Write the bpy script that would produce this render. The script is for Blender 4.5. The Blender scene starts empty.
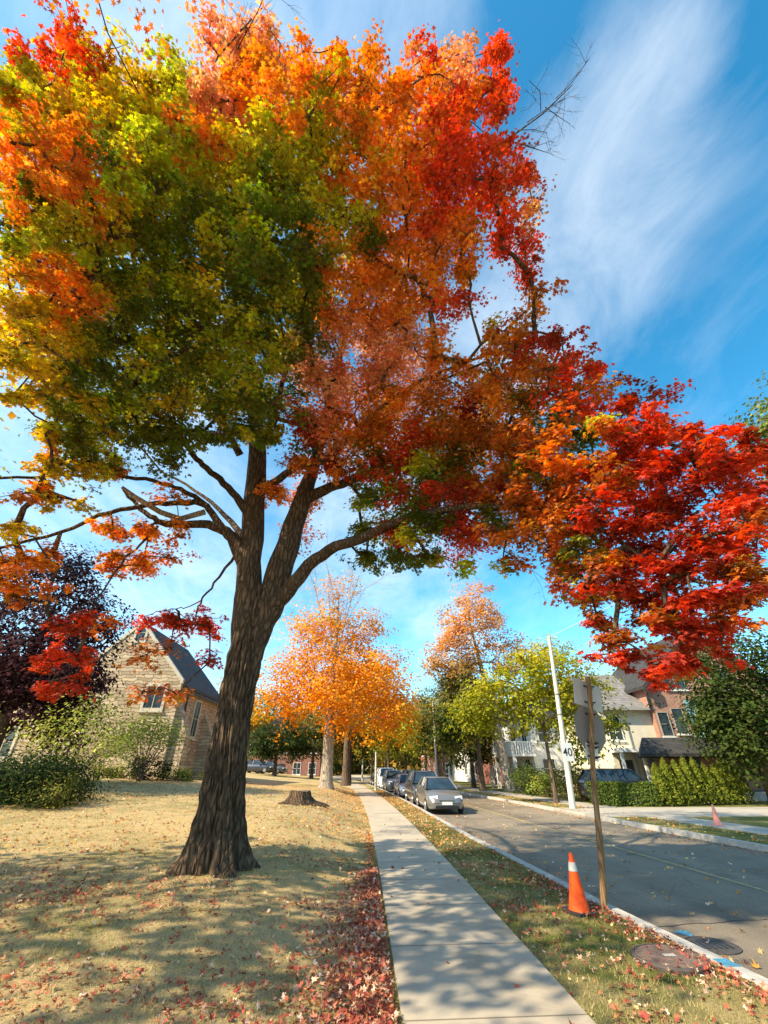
import bpy, math, random
import numpy as np
random.seed(7); RNG = np.random.default_rng(11)
R = math.radians
sc = bpy.context.scene
COL = sc.collection

# ------------------------------------------------------------------ camera
F_PX, PITCH, YAW, H = 418.0, R(31.5), R(2.34), 1.7
cp, sp_ = math.cos(PITCH), math.sin(PITCH)
cy, sy = math.cos(YAW), math.sin(YAW)

def ray(px, py):
    u, v = px - 384.0, 512.0 - py
    hor = F_PX * cp - v * sp_
    ver = F_PX * sp_ + v * cp
    # yaw to the right
    return np.array([u * cy + hor * sy, -u * sy + hor * cy, ver]), hor, ver

def P(px, py, d):            # point at forward ground distance d
    r, hor, ver = ray(px, py)
    k = d / hor
    return np.array([r[0] * k, r[1] * k, H + r[2] * k])

def PR(px, py, rho):         # point at straight-line range rho
    r, hor, ver = ray(px, py)
    k = rho / np.linalg.norm(r)
    return np.array([r[0] * k, r[1] * k, H + r[2] * k])

def project(p):
    x, y, z = p[0], p[1], p[2] - H
    u = x * cy - y * sy
    hor = x * sy + y * cy
    fw = hor * cp + z * sp_
    up = -hor * sp_ + z * cp
    if fw < 0.05: return None
    return 384 + F_PX * u / fw, 512 - F_PX * up / fw

# ------------------------------------------------------------------ terrain
def sstep(t):
    t = min(1.0, max(0.0, t)); return t * t * (3 - 2 * t)

def shift(y):
    return -0.00085 * max(0.0, y - 8.0) ** 2 if y < 110 else -0.00085 * 102 ** 2 - 0.1734 * (y - 110)

KL = [(-60, 4.2), (0, 3.98), (5.5, 3.68), (7.8, 3.46), (12.7, 3.24), (15, 3.1), (23, 2.98), (40, 2.92), (500, 2.9)]
KR = [(-60, 11.0), (0, 10.75), (13.6, 10.4), (19, 10.05), (28, 9.8), (40, 9.3), (60, 9.1), (500, 9.1)]
def lerp_tab(tab, y):
    return float(np.interp(y, [a for a, b in tab], [b for a, b in tab]))
def kerb_l(y): return lerp_tab(KL, y) + shift(y)
def kerb_r(y): return lerp_tab(KR, y) + shift(y)
def walk_l(y): return 0.34 + shift(y)
def walk_r(y): return 1.82 + shift(y)
ROAD_Z = -0.12

def ground_z(x, y):
    e = walk_l(y)
    if x < e:
        a = sstep((e - x) / 2.5) * (0.10 + 0.40 * sstep((y - 3) / 15))
        b = sstep((e - 1 - x) / 14) * 0.75 * sstep((y - 6) / 24)
        w = 0.02 * math.sin(x * 0.9 + 1.3) * math.sin(y * 0.7) * sstep((e - x) / 1.5)
        return a + b + w
    if x < kerb_l(y): return 0.0
    if x < kerb_r(y): return ROAD_Z
    return 0.0

def G(px, py, zoff=0.0):      # where the pixel's ray meets the ground
    r, hor, ver = ray(px, py)
    prev = 0
    for i in range(1, 3000):
        d = i * 0.05
        k = d / hor
        p = (r[0] * k, r[1] * k, H + r[2] * k)
        if p[2] <= ground_z(p[0], p[1]) + zoff:
            return np.array([p[0], p[1], ground_z(p[0], p[1])])
    k = 150 / hor
    return np.array([r[0] * k, r[1] * k, 0])

# ------------------------------------------------------------------ materials
def new_mat(name):
    m = bpy.data.materials.new(name); m.use_nodes = True
    nt = m.node_tree
    bsdf = nt.nodes['Principled BSDF']
    return m, nt, bsdf
def nd(nt, typ, **kw):
    n = nt.nodes.new(typ)
    for k, v in kw.items():
        if k.startswith('i_'):
            n.inputs[k[2:].replace('_', ' ')].default_value = v
        else: setattr(n, k, v)
    return n
def ramp(nt, stops, src):
    n = nt.nodes.new('ShaderNodeValToRGB')
    el = n.color_ramp.elements
    while len(el) < len(stops): el.new(0.5)
    for e, (p, c) in zip(el, stops):
        e.position = p; e.color = (*c, 1) if len(c) == 3 else c
    nt.links.new(src, n.inputs[0]); return n.outputs[0]
def noise(nt, scale, detail=6, rough=0.6, vec=None, dist=0.0):
    n = nd(nt, 'ShaderNodeTexNoise'); n.inputs['Scale'].default_value = scale
    n.inputs['Detail'].default_value = detail; n.inputs['Roughness'].default_value = rough
    n.inputs['Distortion'].default_value = dist
    if vec is not None: nt.links.new(vec, n.inputs['Vector'])
    return n.outputs['Fac']
def objco(nt, which='Object'):
    return nd(nt, 'ShaderNodeTexCoord').outputs[which]
def mapping(nt, vec, scale=(1, 1, 1), loc=(0, 0, 0), rot=(0, 0, 0)):
    m = nd(nt, 'ShaderNodeMapping'); nt.links.new(vec, m.inputs['Vector'])
    m.inputs['Scale'].default_value = scale; m.inputs['Location'].default_value = loc
    m.inputs['Rotation'].default_value = rot
    return m.outputs['Vector']
def bump(nt, bsdf, h, strength=0.3, dist=0.02):
    b = nd(nt, 'ShaderNodeBump'); b.inputs['Strength'].default_value = strength
    b.inputs['Distance'].default_value = dist
    nt.links.new(h, b.inputs['Height']); nt.links.new(b.outputs['Normal'], bsdf.inputs['Normal'])
def mixc(nt, fac, a, b, mode='MIX'):
    m = nd(nt, 'ShaderNodeMix', data_type='RGBA', blend_type=mode)
    for sock, v in ((m.inputs[0], fac), (m.inputs[6], a), (m.inputs[7], b)):
        if hasattr(v, 'is_output') or isinstance(v, bpy.types.NodeSocket): nt.links.new(v, sock)
        elif isinstance(v, (int, float)): sock.default_value = v
        else: sock.default_value = (*v, 1)
    return m.outputs[2]
def math_(nt, op, a, b=None, clamp=False):
    m = nd(nt, 'ShaderNodeMath', operation=op); m.use_clamp = clamp
    for s, v in ((m.inputs[0], a), (m.inputs[1], b)):
        if v is None: continue
        if isinstance(v, bpy.types.NodeSocket): nt.links.new(v, s)
        else: s.default_value = v
    return m.outputs[0]

def simple(name, col, rough=0.6, var=0.25, scale=6.0, metal=0.0, spec=0.5, bmp=0.0, coat=0.0):
    m, nt, b = new_mat(name)
    f = noise(nt, scale, 5, 0.6, objco(nt))
    c0 = tuple(max(0, c * (1 - var)) for c in col); c1 = tuple(min(1, c * (1 + var)) for c in col)
    nt.links.new(ramp(nt, [(0.3, c0), (0.7, c1)], f), b.inputs['Base Color'])
    b.inputs['Roughness'].default_value = rough; b.inputs['Metallic'].default_value = metal
    b.inputs['Specular IOR Level'].default_value = spec
    b.inputs['Coat Weight'].default_value = coat; b.inputs['Coat Roughness'].default_value = 0.08
    if bmp: bump(nt, b, noise(nt, scale * 6, 6, 0.7, objco(nt)), bmp, 0.02)
    return m

def leaf_mat(name, trans=0.38, rough=0.5, spec=0.35):
    m, nt, b = new_mat(name)
    at = nd(nt, 'ShaderNodeAttribute', attribute_name='leaf_colour')
    nt.links.new(at.outputs['Color'], b.inputs['Base Color'])
    b.inputs['Roughness'].default_value = rough; b.inputs['Specular IOR Level'].default_value = spec
    t = nd(nt, 'ShaderNodeBsdfTranslucent')
    hs = nd(nt, 'ShaderNodeHueSaturation'); hs.inputs['Saturation'].default_value = 1.05; hs.inputs['Value'].default_value = 1.3
    nt.links.new(at.outputs['Color'], hs.inputs['Color']); nt.links.new(hs.outputs['Color'], t.inputs['Color'])
    mx = nd(nt, 'ShaderNodeMixShader'); mx.inputs[0].default_value = trans
    nt.links.new(b.outputs[0], mx.inputs[1]); nt.links.new(t.outputs[0], mx.inputs[2])
    nt.links.new(mx.outputs[0], nt.nodes['Material Output'].inputs['Surface'])
    return m

def bark_mat(name, c_dark, c_light, sx=7.0, sz=0.9, strength=0.9):
    m, nt, b = new_mat(name)
    co = objco(nt)
    v = mapping(nt, co, (sx, sx, sz))
    n1 = noise(nt, 1.6, 8, 0.65, v, 0.6)
    w = nd(nt, 'ShaderNodeTexVoronoi', feature='DISTANCE_TO_EDGE'); w.inputs['Scale'].default_value = 1.3
    wv = nd(nt, 'ShaderNodeVectorMath', operation='ADD')
    nz = nd(nt, 'ShaderNodeTexNoise'); nz.inputs['Scale'].default_value = 0.8; nt.links.new(v, nz.inputs['Vector'])
    nt.links.new(v, wv.inputs[0]); nt.links.new(nz.outputs['Color'], wv.inputs[1]); nt.links.new(wv.outputs[0], w.inputs['Vector'])
    crack = math_(nt, 'MULTIPLY', w.outputs['Distance'], 3.5, True)
    hgt = math_(nt, 'ADD', math_(nt, 'MULTIPLY', crack, 0.7), math_(nt, 'MULTIPLY', n1, 0.6))
    big = noise(nt, 1.1, 4, 0.6, co)
    cc = ramp(nt, [(0.2, c_dark), (0.75, c_light)], math_(nt, 'MULTIPLY', hgt, 0.8))
    lic = ramp(nt, [(0.56, (0, 0, 0)), (0.68, (.55, .55, .55))], noise(nt, 2.6, 7, 0.7, co))
    cc = mixc(nt, math_(nt, 'MULTIPLY', big, 0.35), cc, tuple(min(1, c * 1.5) for c in c_light))
    nt.links.new(mixc(nt, lic, cc, tuple(min(1, c * 1.7 + .02) for c in c_light)), b.inputs['Base Color'])
    b.inputs['Roughness'].default_value = 0.92; b.inputs['Specular IOR Level'].default_value = 0.15
    bump(nt, b, hgt, strength, 0.05)
    return m

def brick_mat(name, c1, c2, mortar, bw=0.22, bh=0.075, ms=0.012, wob=0.0, rough=0.9, bstr=0.4):
    m, nt, b = new_mat(name)
    co = objco(nt)
    s = nd(nt, 'ShaderNodeSeparateXYZ'); nt.links.new(co, s.inputs[0])
    c = nd(nt, 'ShaderNodeCombineXYZ')
    nt.links.new(math_(nt, 'ADD', s.outputs[0], s.outputs[1]), c.inputs[0]); nt.links.new(s.outputs[2], c.inputs[1])
    vec = c.outputs[0]
    if wob:
        nz = nd(nt, 'ShaderNodeTexNoise'); nz.inputs['Scale'].default_value = 1.7; nt.links.new(co, nz.inputs['Vector'])
        sub = nd(nt, 'ShaderNodeVectorMath', operation='SUBTRACT'); nt.links.new(nz.outputs['Color'], sub.inputs[0]); sub.inputs[1].default_value = (.5, .5, .5)
        scl = nd(nt, 'ShaderNodeVectorMath', operation='SCALE'); nt.links.new(sub.outputs[0], scl.inputs[0]); scl.inputs['Scale'].default_value = wob
        ad = nd(nt, 'ShaderNodeVectorMath', operation='ADD'); nt.links.new(vec, ad.inputs[0]); nt.links.new(scl.outputs[0], ad.inputs[1]); vec = ad.outputs[0]
    t = nd(nt, 'ShaderNodeTexBrick')
    if wob > .1: t.squash = 1.7; t.squash_frequency = 3; t.offset = .37; t.offset_frequency = 2
    nt.links.new(vec, t.inputs['Vector'])
    t.inputs['Scale'].default_value = 1.0; t.inputs['Brick Width'].default_value = bw; t.inputs['Row Height'].default_value = bh
    t.inputs['Mortar Size'].default_value = ms; t.inputs['Mortar Smooth'].default_value = 0.3
    t.inputs['Color1'].default_value = (*c1, 1); t.inputs['Color2'].default_value = (*c2, 1); t.inputs['Mortar'].default_value = (*mortar, 1)
    f = noise(nt, 2.5, 6, 0.65, co)
    nt.links.new(mixc(nt, 0.55, t.outputs['Color'], ramp(nt, [(0.25, (.55, .52, .5)), (0.75, (1.25, 1.22, 1.2))], f), 'MULTIPLY'), b.inputs['Base Color'])
    b.inputs['Roughness'].default_value = rough; b.inputs['Specular IOR Level'].default_value = 0.2
    inv = math_(nt, 'SUBTRACT', 1.0, t.outputs['Fac'])
    bump(nt, b, math_(nt, 'ADD', inv, math_(nt, 'MULTIPLY', noise(nt, 14, 6, .7, co), 0.6)), bstr, 0.03)
    return m

def roof_mat(name, c1, c2):
    return brick_mat(name, c1, c2, tuple(c * .5 for c in c1), 0.3, 0.16, 0.012, 0.05, 0.85, 0.4)

def glass_mat(name, col=(0.02, 0.03, 0.035)):
    m, nt, b = new_mat(name)
    f = noise(nt, 1.5, 3, 0.5, objco(nt))
    nt.links.new(ramp(nt, [(0.35, col), (0.7, tuple(c * 2.4 for c in col))], f), b.inputs['Base Color'])
    b.inputs['Roughness'].default_value = 0.08; b.inputs['Specular IOR Level'].default_value = 0.4
    return m

M = {}
M['leaf'] = leaf_mat('maple_leaf', 0.47, 0.55, 0.2); M['leaf_far'] = leaf_mat('far_leaf', 0.36, 0.75, 0.08)
M['needle'] = leaf_mat('evergreen_leaf', 0.15, 0.8, 0.06)
M['litter'] = leaf_mat('fallen_leaf', 0.12, 0.75, 0.15)
M['blade'] = leaf_mat('grass_blade', 0.3, 0.6, 0.25)
M['bark'] = bark_mat('maple_bark', (0.013, 0.008, 0.005), (0.140, 0.092, 0.056), 9, 2.1, 1.0)
M['bark_pale'] = bark_mat('pale_bark', (0.12, 0.10, 0.08), (0.42, 0.35, 0.27), 8, 1.2, 0.5)
M['bark_brown'] = bark_mat('brown_bark', (0.03, 0.022, 0.016), (0.16, 0.115, 0.08), 8, 1.2, 0.6)
M['wood_cut'] = simple('cut_wood', (0.20, 0.14, 0.09), 0.9, 0.35, 9, bmp=0.4)
M['stone'] = brick_mat('pale_stone', (0.64, 0.51, 0.34), (0.37, 0.28, 0.18), (0.26, 0.21, 0.15), 0.60, 0.21, 0.022, 0.34, 0.95, 1.0)
M['stone_trim'] = simple('dressed_stone', (0.52, 0.46, 0.36), 0.9, 0.12, 5, bmp=0.15)
M['slate'] = roof_mat('grey_slate', (0.10, 0.094, 0.09), (0.065, 0.062, 0.06))
M['shingle'] = roof_mat('grey_shingle', (0.26, 0.245, 0.235), (0.19, 0.18, 0.175))
M['dark_shingle'] = roof_mat('dark_shingle', (0.07, 0.068, 0.066), (0.045, 0.044, 0.043))
M['brick'] = brick_mat('orange_brick', (0.47, 0.21, 0.13), (0.37, 0.15, 0.09), (0.40, 0.33, 0.27), 0.22, 0.075, 0.012)
M['brick_red'] = brick_mat('red_brick', (0.34, 0.085, 0.05), (0.24, 0.06, 0.04), (0.3, 0.24, 0.2), 0.22, 0.075, 0.012)
M['stucco'] = simple('cream_stucco', (0.66, 0.60, 0.46), 0.9, 0.08, 3, bmp=0.12)
M['white'] = simple('white_paint', (0.76, 0.74, 0.69), 0.6, 0.06, 5)
M['trim_dark'] = simple('dark_trim', (0.03, 0.03, 0.032), 0.5, 0.2, 5)
M['blue_trim'] = simple('teal_paint', (0.20, 0.36, 0.40), 0.6, 0.12, 5)
M['grey_frame'] = simple('grey_frame', (0.32, 0.30, 0.27), 0.6, 0.1, 5)
M['glass'] = glass_mat('window_glass'); M['car_glass'] = glass_mat('car_glass', (0.015, 0.025, 0.035))
M['concrete_kerb'] = simple('kerb_concrete', (0.43, 0.40, 0.35), 0.9, 0.22, 7, bmp=0.25)
M['pole_concrete'] = simple('pole_concrete', (0.60, 0.56, 0.47), 0.85, 0.12, 5, bmp=0.1)
M['galv'] = simple('dull_sign_back', (0.20, 0.175, 0.155), 0.65, 0.1, 9, metal=0.0, spec=0.3)
M['galv_light'] = simple('bright_sign_back', (0.50, 0.49, 0.47), 0.6, 0.08, 9, spec=0.3)
M['plate_white'] = simple('white_plate', (0.70, 0.69, 0.66), 0.5, 0.05, 9)
M['black'] = simple('black_lettering', (0.012, 0.012, 0.012), 0.5, 0.1, 9)
M['wire'] = simple('pale_wire', (0.55, 0.55, 0.55), 0.4, 0.1, 3)
M['cone'] = simple('orange_plastic', (0.78, 0.085, 0.012), 0.55, 0.28, 13, spec=0.15)
M['cone_faded'] = simple('faded_orange_plastic', (0.78, 0.27, 0.20), 0.6, 0.1, 7)
M['reflect'] = simple('reflective_band', (0.42, 0.41, 0.38), 0.35, 0.15, 20)
M['rubber'] = simple('black_rubber', (0.02, 0.019, 0.018), 0.8, 0.3, 9)
M['iron'] = simple('cast_iron', (0.085, 0.07, 0.06), 0.7, 0.35, 12, metal=0.3, bmp=0.3)
M['iron_lid'] = simple('rusty_iron', (0.16, 0.105, 0.08), 0.85, 0.3, 14, metal=0.1, bmp=0.3)
M['blue_paint'] = simple('blue_spray_paint', (0.06, 0.23, 0.36), 0.8, 0.3, 20)
M['chrome'] = simple('chrome', (0.75, 0.75, 0.76), 0.15, 0.03, 5, metal=1.0)
M['lamp_glass'] = simple('headlight_lens', (0.82, 0.82, 0.80), 0.12, 0.05, 9, spec=0.8)
M['rim'] = simple('alloy_rim', (0.5, 0.5, 0.52), 0.3, 0.08, 9, metal=0.8)
def carpaint(name, col, metal=0.5):
    return simple(name, col, 0.32, 0.04, 3, metal=metal, spec=0.5, coat=0.8)
M['p_grey'] = carpaint('taupe_grey_paint', (0.23, 0.215, 0.20)); M['p_dark'] = carpaint('charcoal_paint', (0.06, 0.065, 0.075))
M['p_silver'] = carpaint('silver_paint', (0.48, 0.49, 0.51)); M['p_white'] = carpaint('white_car_paint', (0.8, 0.8, 0.8), 0.0)
M['p_black'] = carpaint('black_car_paint', (0.016, 0.017, 0.02), 0.2); M['p_blue'] = carpaint('blue_grey_paint', (0.10, 0.125, 0.16))
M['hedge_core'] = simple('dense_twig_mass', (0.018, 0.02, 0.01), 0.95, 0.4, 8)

# lawn: dry straw and green patches
def lawn_mat():
    m, nt, b = new_mat('autumn_lawn')
    co = objco(nt)
    big = noise(nt, 0.35, 5, 0.6, co); mid = noise(nt, 2.2, 6, 0.65, co); fine = noise(nt, 38, 6, 0.75, co)
    straw = ramp(nt, [(0.25, (0.28, 0.20, 0.085)), (0.55, (0.55, 0.40, 0.195)), (0.8, (0.67, 0.53, 0.31))], fine)
    green = ramp(nt, [(0.25, (0.05, 0.07, 0.012)), (0.75, (0.17, 0.18, 0.04))], fine)
    # greener on the verge between pavement and road and to the right
    s = nd(nt, 'ShaderNodeSeparateXYZ'); nt.links.new(co, s.inputs[0])
    vx = math_(nt, 'MULTIPLY', math_(nt, 'SUBTRACT', s.outputs[0], -0.6), 0.5, True)
    g0 = math_(nt, 'ADD', math_(nt, 'MULTIPLY', big, 0.8), math_(nt, 'MULTIPLY', mid, 0.6))
    g1 = math_(nt, 'ADD', g0, math_(nt, 'MULTIPLY', vx, 0.23))
    k = ramp(nt, [(0.66, (0, 0, 0)), (1.0, (1, 1, 1))], g1)
    nt.links.new(mixc(nt, k, straw, green), b.inputs['Base Color'])
    b.inputs['Roughness'].default_value = 0.95; b.inputs['Specular IOR Level'].default_value = 0.1
    bump(nt, b, math_(nt, 'ADD', fine, math_(nt, 'MULTIPLY', mid, 1.5)), 0.7, 0.04)
    return m
def asphalt_mat():
    m, nt, b = new_mat('asphalt')
    co = objco(nt)
    fine = noise(nt, 90, 6, 0.8, co); mid = noise(nt, 1.4, 6, 0.65, co)
    lane = noise(nt, 1.0, 3, 0.5, mapping(nt, co, (1.1, 0.06, 1)))
    c = ramp(nt, [(0.25, (0.135, 0.106, 0.075)), (0.75, (0.32, 0.262, 0.192))], math_(nt, 'ADD', math_(nt, 'MULTIPLY', fine, 0.6), math_(nt, 'MULTIPLY', mid, 0.4)))
    c = mixc(nt, 0.6, c, ramp(nt, [(0.3, (0.7, 0.7, 0.7)), (0.7, (1.25, 1.25, 1.25))], lane), 'MULTIPLY')
    v = nd(nt, 'ShaderNodeTexVoronoi', feature='DISTANCE_TO_EDGE'); v.inputs['Scale'].default_value = 0.28
    dz = nd(nt, 'ShaderNodeTexNoise'); dz.inputs['Scale'].default_value = 1.2; dz.inputs['Detail'].default_value = 5; nt.links.new(co, dz.inputs['Vector'])
    ad = nd(nt, 'ShaderNodeVectorMath', operation='ADD'); nt.links.new(co, ad.inputs[0]); nt.links.new(dz.outputs['Color'], ad.inputs[1]); nt.links.new(ad.outputs[0], v.inputs['Vector'])
    crack = ramp(nt, [(0.0, (0.3, 0.3, 0.3)), (0.008, (1, 1, 1))], v.outputs['Distance'])
    pat = ramp(nt, [(0.40, (.78, .77, .76)), (0.46, (1.06, 1.05, 1.03))], noise(nt, 0.22, 3, .45, co, .2))
    grit = ramp(nt, [(0.30, (.6, .6, .6)), (0.5, (1, 1, 1)), (0.72, (1.5, 1.45, 1.4))], noise(nt, 45, 5, .8, co))
    c = mixc(nt, 0.8, mixc(nt, 0.8, c, pat, 'MULTIPLY'), grit, 'MULTIPLY')
    nt.links.new(mixc(nt, 0.35, c, crack, 'MULTIPLY'), b.inputs['Base Color'])
    b.inputs['Roughness'].default_value = 0.88; b.inputs['Specular IOR Level'].default_value = 0.25
    bump(nt, b, fine, 0.35, 0.01)
    return m
def walk_mat(name='pavement_concrete', joint=1.6, col=(0.46, 0.385, 0.285)):
    m, nt, b = new_mat(name)
    co = objco(nt)
    fine = noise(nt, 70, 6, 0.8, co); mid = noise(nt, 1.3, 6, 0.65, co); st = noise(nt, 5, 5, 0.7, co)
    d = tuple(c * 0.72 for c in col); l = tuple(min(1, c * 1.22) for c in col)
    c = ramp(nt, [(0.25, d), (0.75, l)], math_(nt, 'ADD', math_(nt, 'MULTIPLY', fine, 0.45), math_(nt, 'ADD', math_(nt, 'MULTIPLY', mid, 0.35), math_(nt, 'MULTIPLY', st, 0.2))))
    s = nd(nt, 'ShaderNodeSeparateXYZ'); nt.links.new(co, s.inputs[0])
    fr = math_(nt, 'FRACT', math_(nt, 'DIVIDE', math_(nt, 'ADD', s.outputs[1], math_(nt, 'MULTIPLY', s.outputs[0], -0.03)), joint))
    j = ramp(nt, [(0.0, (0.22, 0.20, 0.17)), (0.011, (1, 1, 1)), (0.989, (1, 1, 1)), (1.0, (0.22, 0.20, 0.17))], fr)
    stn = ramp(nt, [(0.30, (.70, .67, .62)), (0.50, (1, 1, 1))], noise(nt, 0.55, 7, .7, co, .4))
    spk = ramp(nt, [(0.22, (.45, .42, .38)), (0.30, (1, 1, 1))], noise(nt, 26, 4, .7, co))
    c = mixc(nt, 0.8, mixc(nt, 0.9, c, stn, 'MULTIPLY'), spk, 'MULTIPLY')
    nt.links.new(mixc(nt, 0.9, c, j, 'MULTIPLY'), b.inputs['Base Color'])
    b.inputs['Roughness'].default_value = 0.9; b.inputs['Specular IOR Level'].default_value = 0.2
    bump(nt, b, math_(nt, 'ADD', fine, math_(nt, 'MULTIPLY', j, 1.0)), 0.25, 0.01)
    return m
M['lawn'] = lawn_mat(); M['asphalt'] = asphalt_mat(); M['walk'] = walk_mat(); M['drive'] = walk_mat('driveway_concrete', 2.4, (0.44, 0.39, 0.32))
def line_mat():
    m, nt, b = new_mat('worn_yellow_line')
    f = noise(nt, 9, 6, 0.75, objco(nt))
    nt.links.new(ramp(nt, [(0.38, (0.15, 0.14, 0.125)), (0.55, (0.50, 0.36, 0.14))], f), b.inputs['Base Color'])
    b.inputs['Roughness'].default_value = 0.85
    return m
M['line'] = line_mat()

# ------------------------------------------------------------------ mesh helpers
class MB:
    def __init__(self, off=(0, 0, 0)):
        self.v = []; self.f = []; self.off = np.array(off, float)
    def add(self, vs, fs):
        b = len(self.v)
        self.v.extend([tuple(np.asarray(p, float) - self.off) for p in vs])
        self.f.extend([tuple(i + b for i in f) for f in fs])
    def box(self, x0, x1, y0, y1, z0, z1):
        self.add([(x0, y0, z0), (x1, y0, z0), (x1, y1, z0), (x0, y1, z0), (x0, y0, z1), (x1, y0, z1), (x1, y1, z1), (x0, y1, z1)],
                 [(0, 3, 2, 1), (4, 5, 6, 7), (0, 1, 5, 4), (1, 2, 6, 5), (2, 3, 7, 6), (3, 0, 4, 7)])
    def tube(self, pts, radii, n=8, cap=True, wob=0.0):
        pts = [np.asarray(p, float) for p in pts]
        if isinstance(radii, (int, float)): radii = [radii] * len(pts)
        vs, fs = [], []
        prev = None
        for i, p in enumerate(pts):
            t = pts[min(i + 1, len(pts) - 1)] - pts[max(i - 1, 0)]
            t = t / (np.linalg.norm(t) + 1e-9)
            if prev is None:
                a = np.array([1, 0, 0]) if abs(t[0]) < 0.8 else np.array([0, 1, 0])
                u = np.cross(t, a)
            else:
                u = prev - t * np.dot(prev, t)
            u = u / (np.linalg.norm(u) + 1e-9); prev = u
            w = np.cross(t, u)
            for k in range(n):
                a = 2 * math.pi * k / n
                r = radii[i] * (1 + wob * math.sin(3 * a + i * 1.3) + wob * 0.6 * math.sin(5 * a - i * 0.9))
                vs.append(p + (u * math.cos(a) + w * math.sin(a)) * r)
        for i in range(len(pts) - 1):
            for k in range(n):
                k2 = (k + 1) % n
                fs.append((i * n + k, i * n + k2, (i + 1) * n + k2, (i + 1) * n + k))
        if cap:
            fs.append(tuple(range(n))[::-1]); fs.append(tuple(range((len(pts) - 1) * n, len(pts) * n)))
        self.add(vs, fs)
    def lathe(self, prof, c=(0, 0, 0), n=24, axis='z'):
        vs, fs = [], []
        for r, z in prof:
            for k in range(n):
                a = 2 * math.pi * k / n
                p = (r * math.cos(a), r * math.sin(a), z)
                if axis == 'x': p = (z, r * math.cos(a), r * math.sin(a))
                vs.append((p[0] + c[0], p[1] + c[1], p[2] + c[2]))
        for i in range(len(prof) - 1):
            for k in range(n):
                k2 = (k + 1) % n
                fs.append((i * n + k, i * n + k2, (i + 1) * n + k2, (i + 1) * n + k))
        if prof[0][0] > 1e-4: fs.append(tuple(range(n))[::-1])
        if prof[-1][0] > 1e-4: fs.append(tuple(range((len(prof) - 1) * n, len(prof) * n)))
        self.add(vs, fs)
    def prism(self, poly, axis, a, b):
        # poly: list of 2D points, extruded along axis between a and b
        n = len(poly)
        def mk(p, t):
            return {'x': (t, p[0], p[1]), 'y': (p[0], t, p[1]), 'z': (p[0], p[1], t)}[axis]
        vs = [mk(p, a) for p in poly] + [mk(p, b) for p in poly]
        fs = [tuple(range(n)), tuple(range(2 * n - 1, n - 1, -1))]
        for i in range(n):
            j = (i + 1) % n
            fs.append((i, i + n, j + n, j))
        self.add(vs, fs)
    def build(self, name, mat, parent=None, smooth=False, bevel=0.0):
        me = bpy.data.meshes.new(name)
        me.from_pydata([tuple(map(float, p)) for p in self.v], [], self.f)
        me.validate(); me.update()
        import bmesh
        bm = bmesh.new(); bm.from_mesh(me); bmesh.ops.recalc_face_normals(bm, faces=bm.faces)
        if bevel:
            bmesh.ops.bevel(bm, geom=[e for e in bm.edges if e.calc_face_angle(0) > 0.6], offset=bevel, segments=2, affect='EDGES', profile=0.6)
        bm.to_mesh(me); bm.free()
        if smooth:
            me.polygons.foreach_set('use_smooth', [True] * len(me.polygons))
            try: me.set_sharp_from_angle(angle=R(42))
            except Exception: pass
        me.materials.append(mat)
        o = bpy.data.objects.new(name, me); COL.objects.link(o)
        if parent is not None: o.parent = parent
        return o

def tag(o, label=None, cat=None, group=None, kind=None):
    if label: o['label'] = label
    if cat: o['category'] = cat
    if group: o['group'] = group
    if kind: o['kind'] = kind
    return o
def empty(name, loc, label, cat, rz=0.0, group=None):
    o = bpy.data.objects.new(name, None); COL.objects.link(o)
    o.empty_display_size = 0.2
    o.location = tuple(map(float, loc)); o.rotation_euler = (0, 0, rz)
    return tag(o, label, cat, group)
def copy_tree(o, parent=None):
    c = o.copy(); COL.objects.link(c)
    if parent is not None: c.parent = parent
    for ch in list(o.children): copy_tree(ch, c)
    return c

# -------- leaves
def maple_template():
    lobes = [(90, .60), (40, .56), (-20, .40), (200, .40), (140, .56)]
    pts = []
    seq = [(-90, .10), (-55, .30), (-20, .44), (8, .24), (40, .58), (66, .27), (90, .64), (114, .27), (140, .58), (172, .24), (200, .44), (235, .30)]
    out = [(r * math.cos(R(a)), r * math.sin(R(a))) for a, r in seq]
    vs = [(0, 0, 0.0)] + [(x, y, -0.35 * (x * x + 0.5 * y * y)) for x, y in out]
    n = len(out)
    fs = [(0, 1 + i, 1 + (i + 1) % n) for i in range(n)]
    return np.array(vs), np.array(fs)
def rhomb_template():
    vs = np.array([(0, -.55, 0), (.36, .0, -.10), (0, .6, -.05), (-.36, .05, -.10)])
    return vs, np.array([(0, 1, 2), (0, 2, 3)])
def blade_template():
    return np.array([(-.06, 0, 0), (.06, 0, 0), (0.02, .25, 1.0)]), np.array([(0, 1, 2)])
T_MAPLE, T_RHOMB, T_BLADE = maple_template(), rhomb_template(), blade_template()
def curled_template():
    v, f = maple_template(); v = v.copy()
    v[:, 2] = 0.9 * v[:, 0] ** 2 + 0.35 * v[:, 0] * v[:, 1] + .25 * v[:, 1] ** 2
    v[:, 0] *= .85
    return v, f
T_CURL = curled_template()

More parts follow.
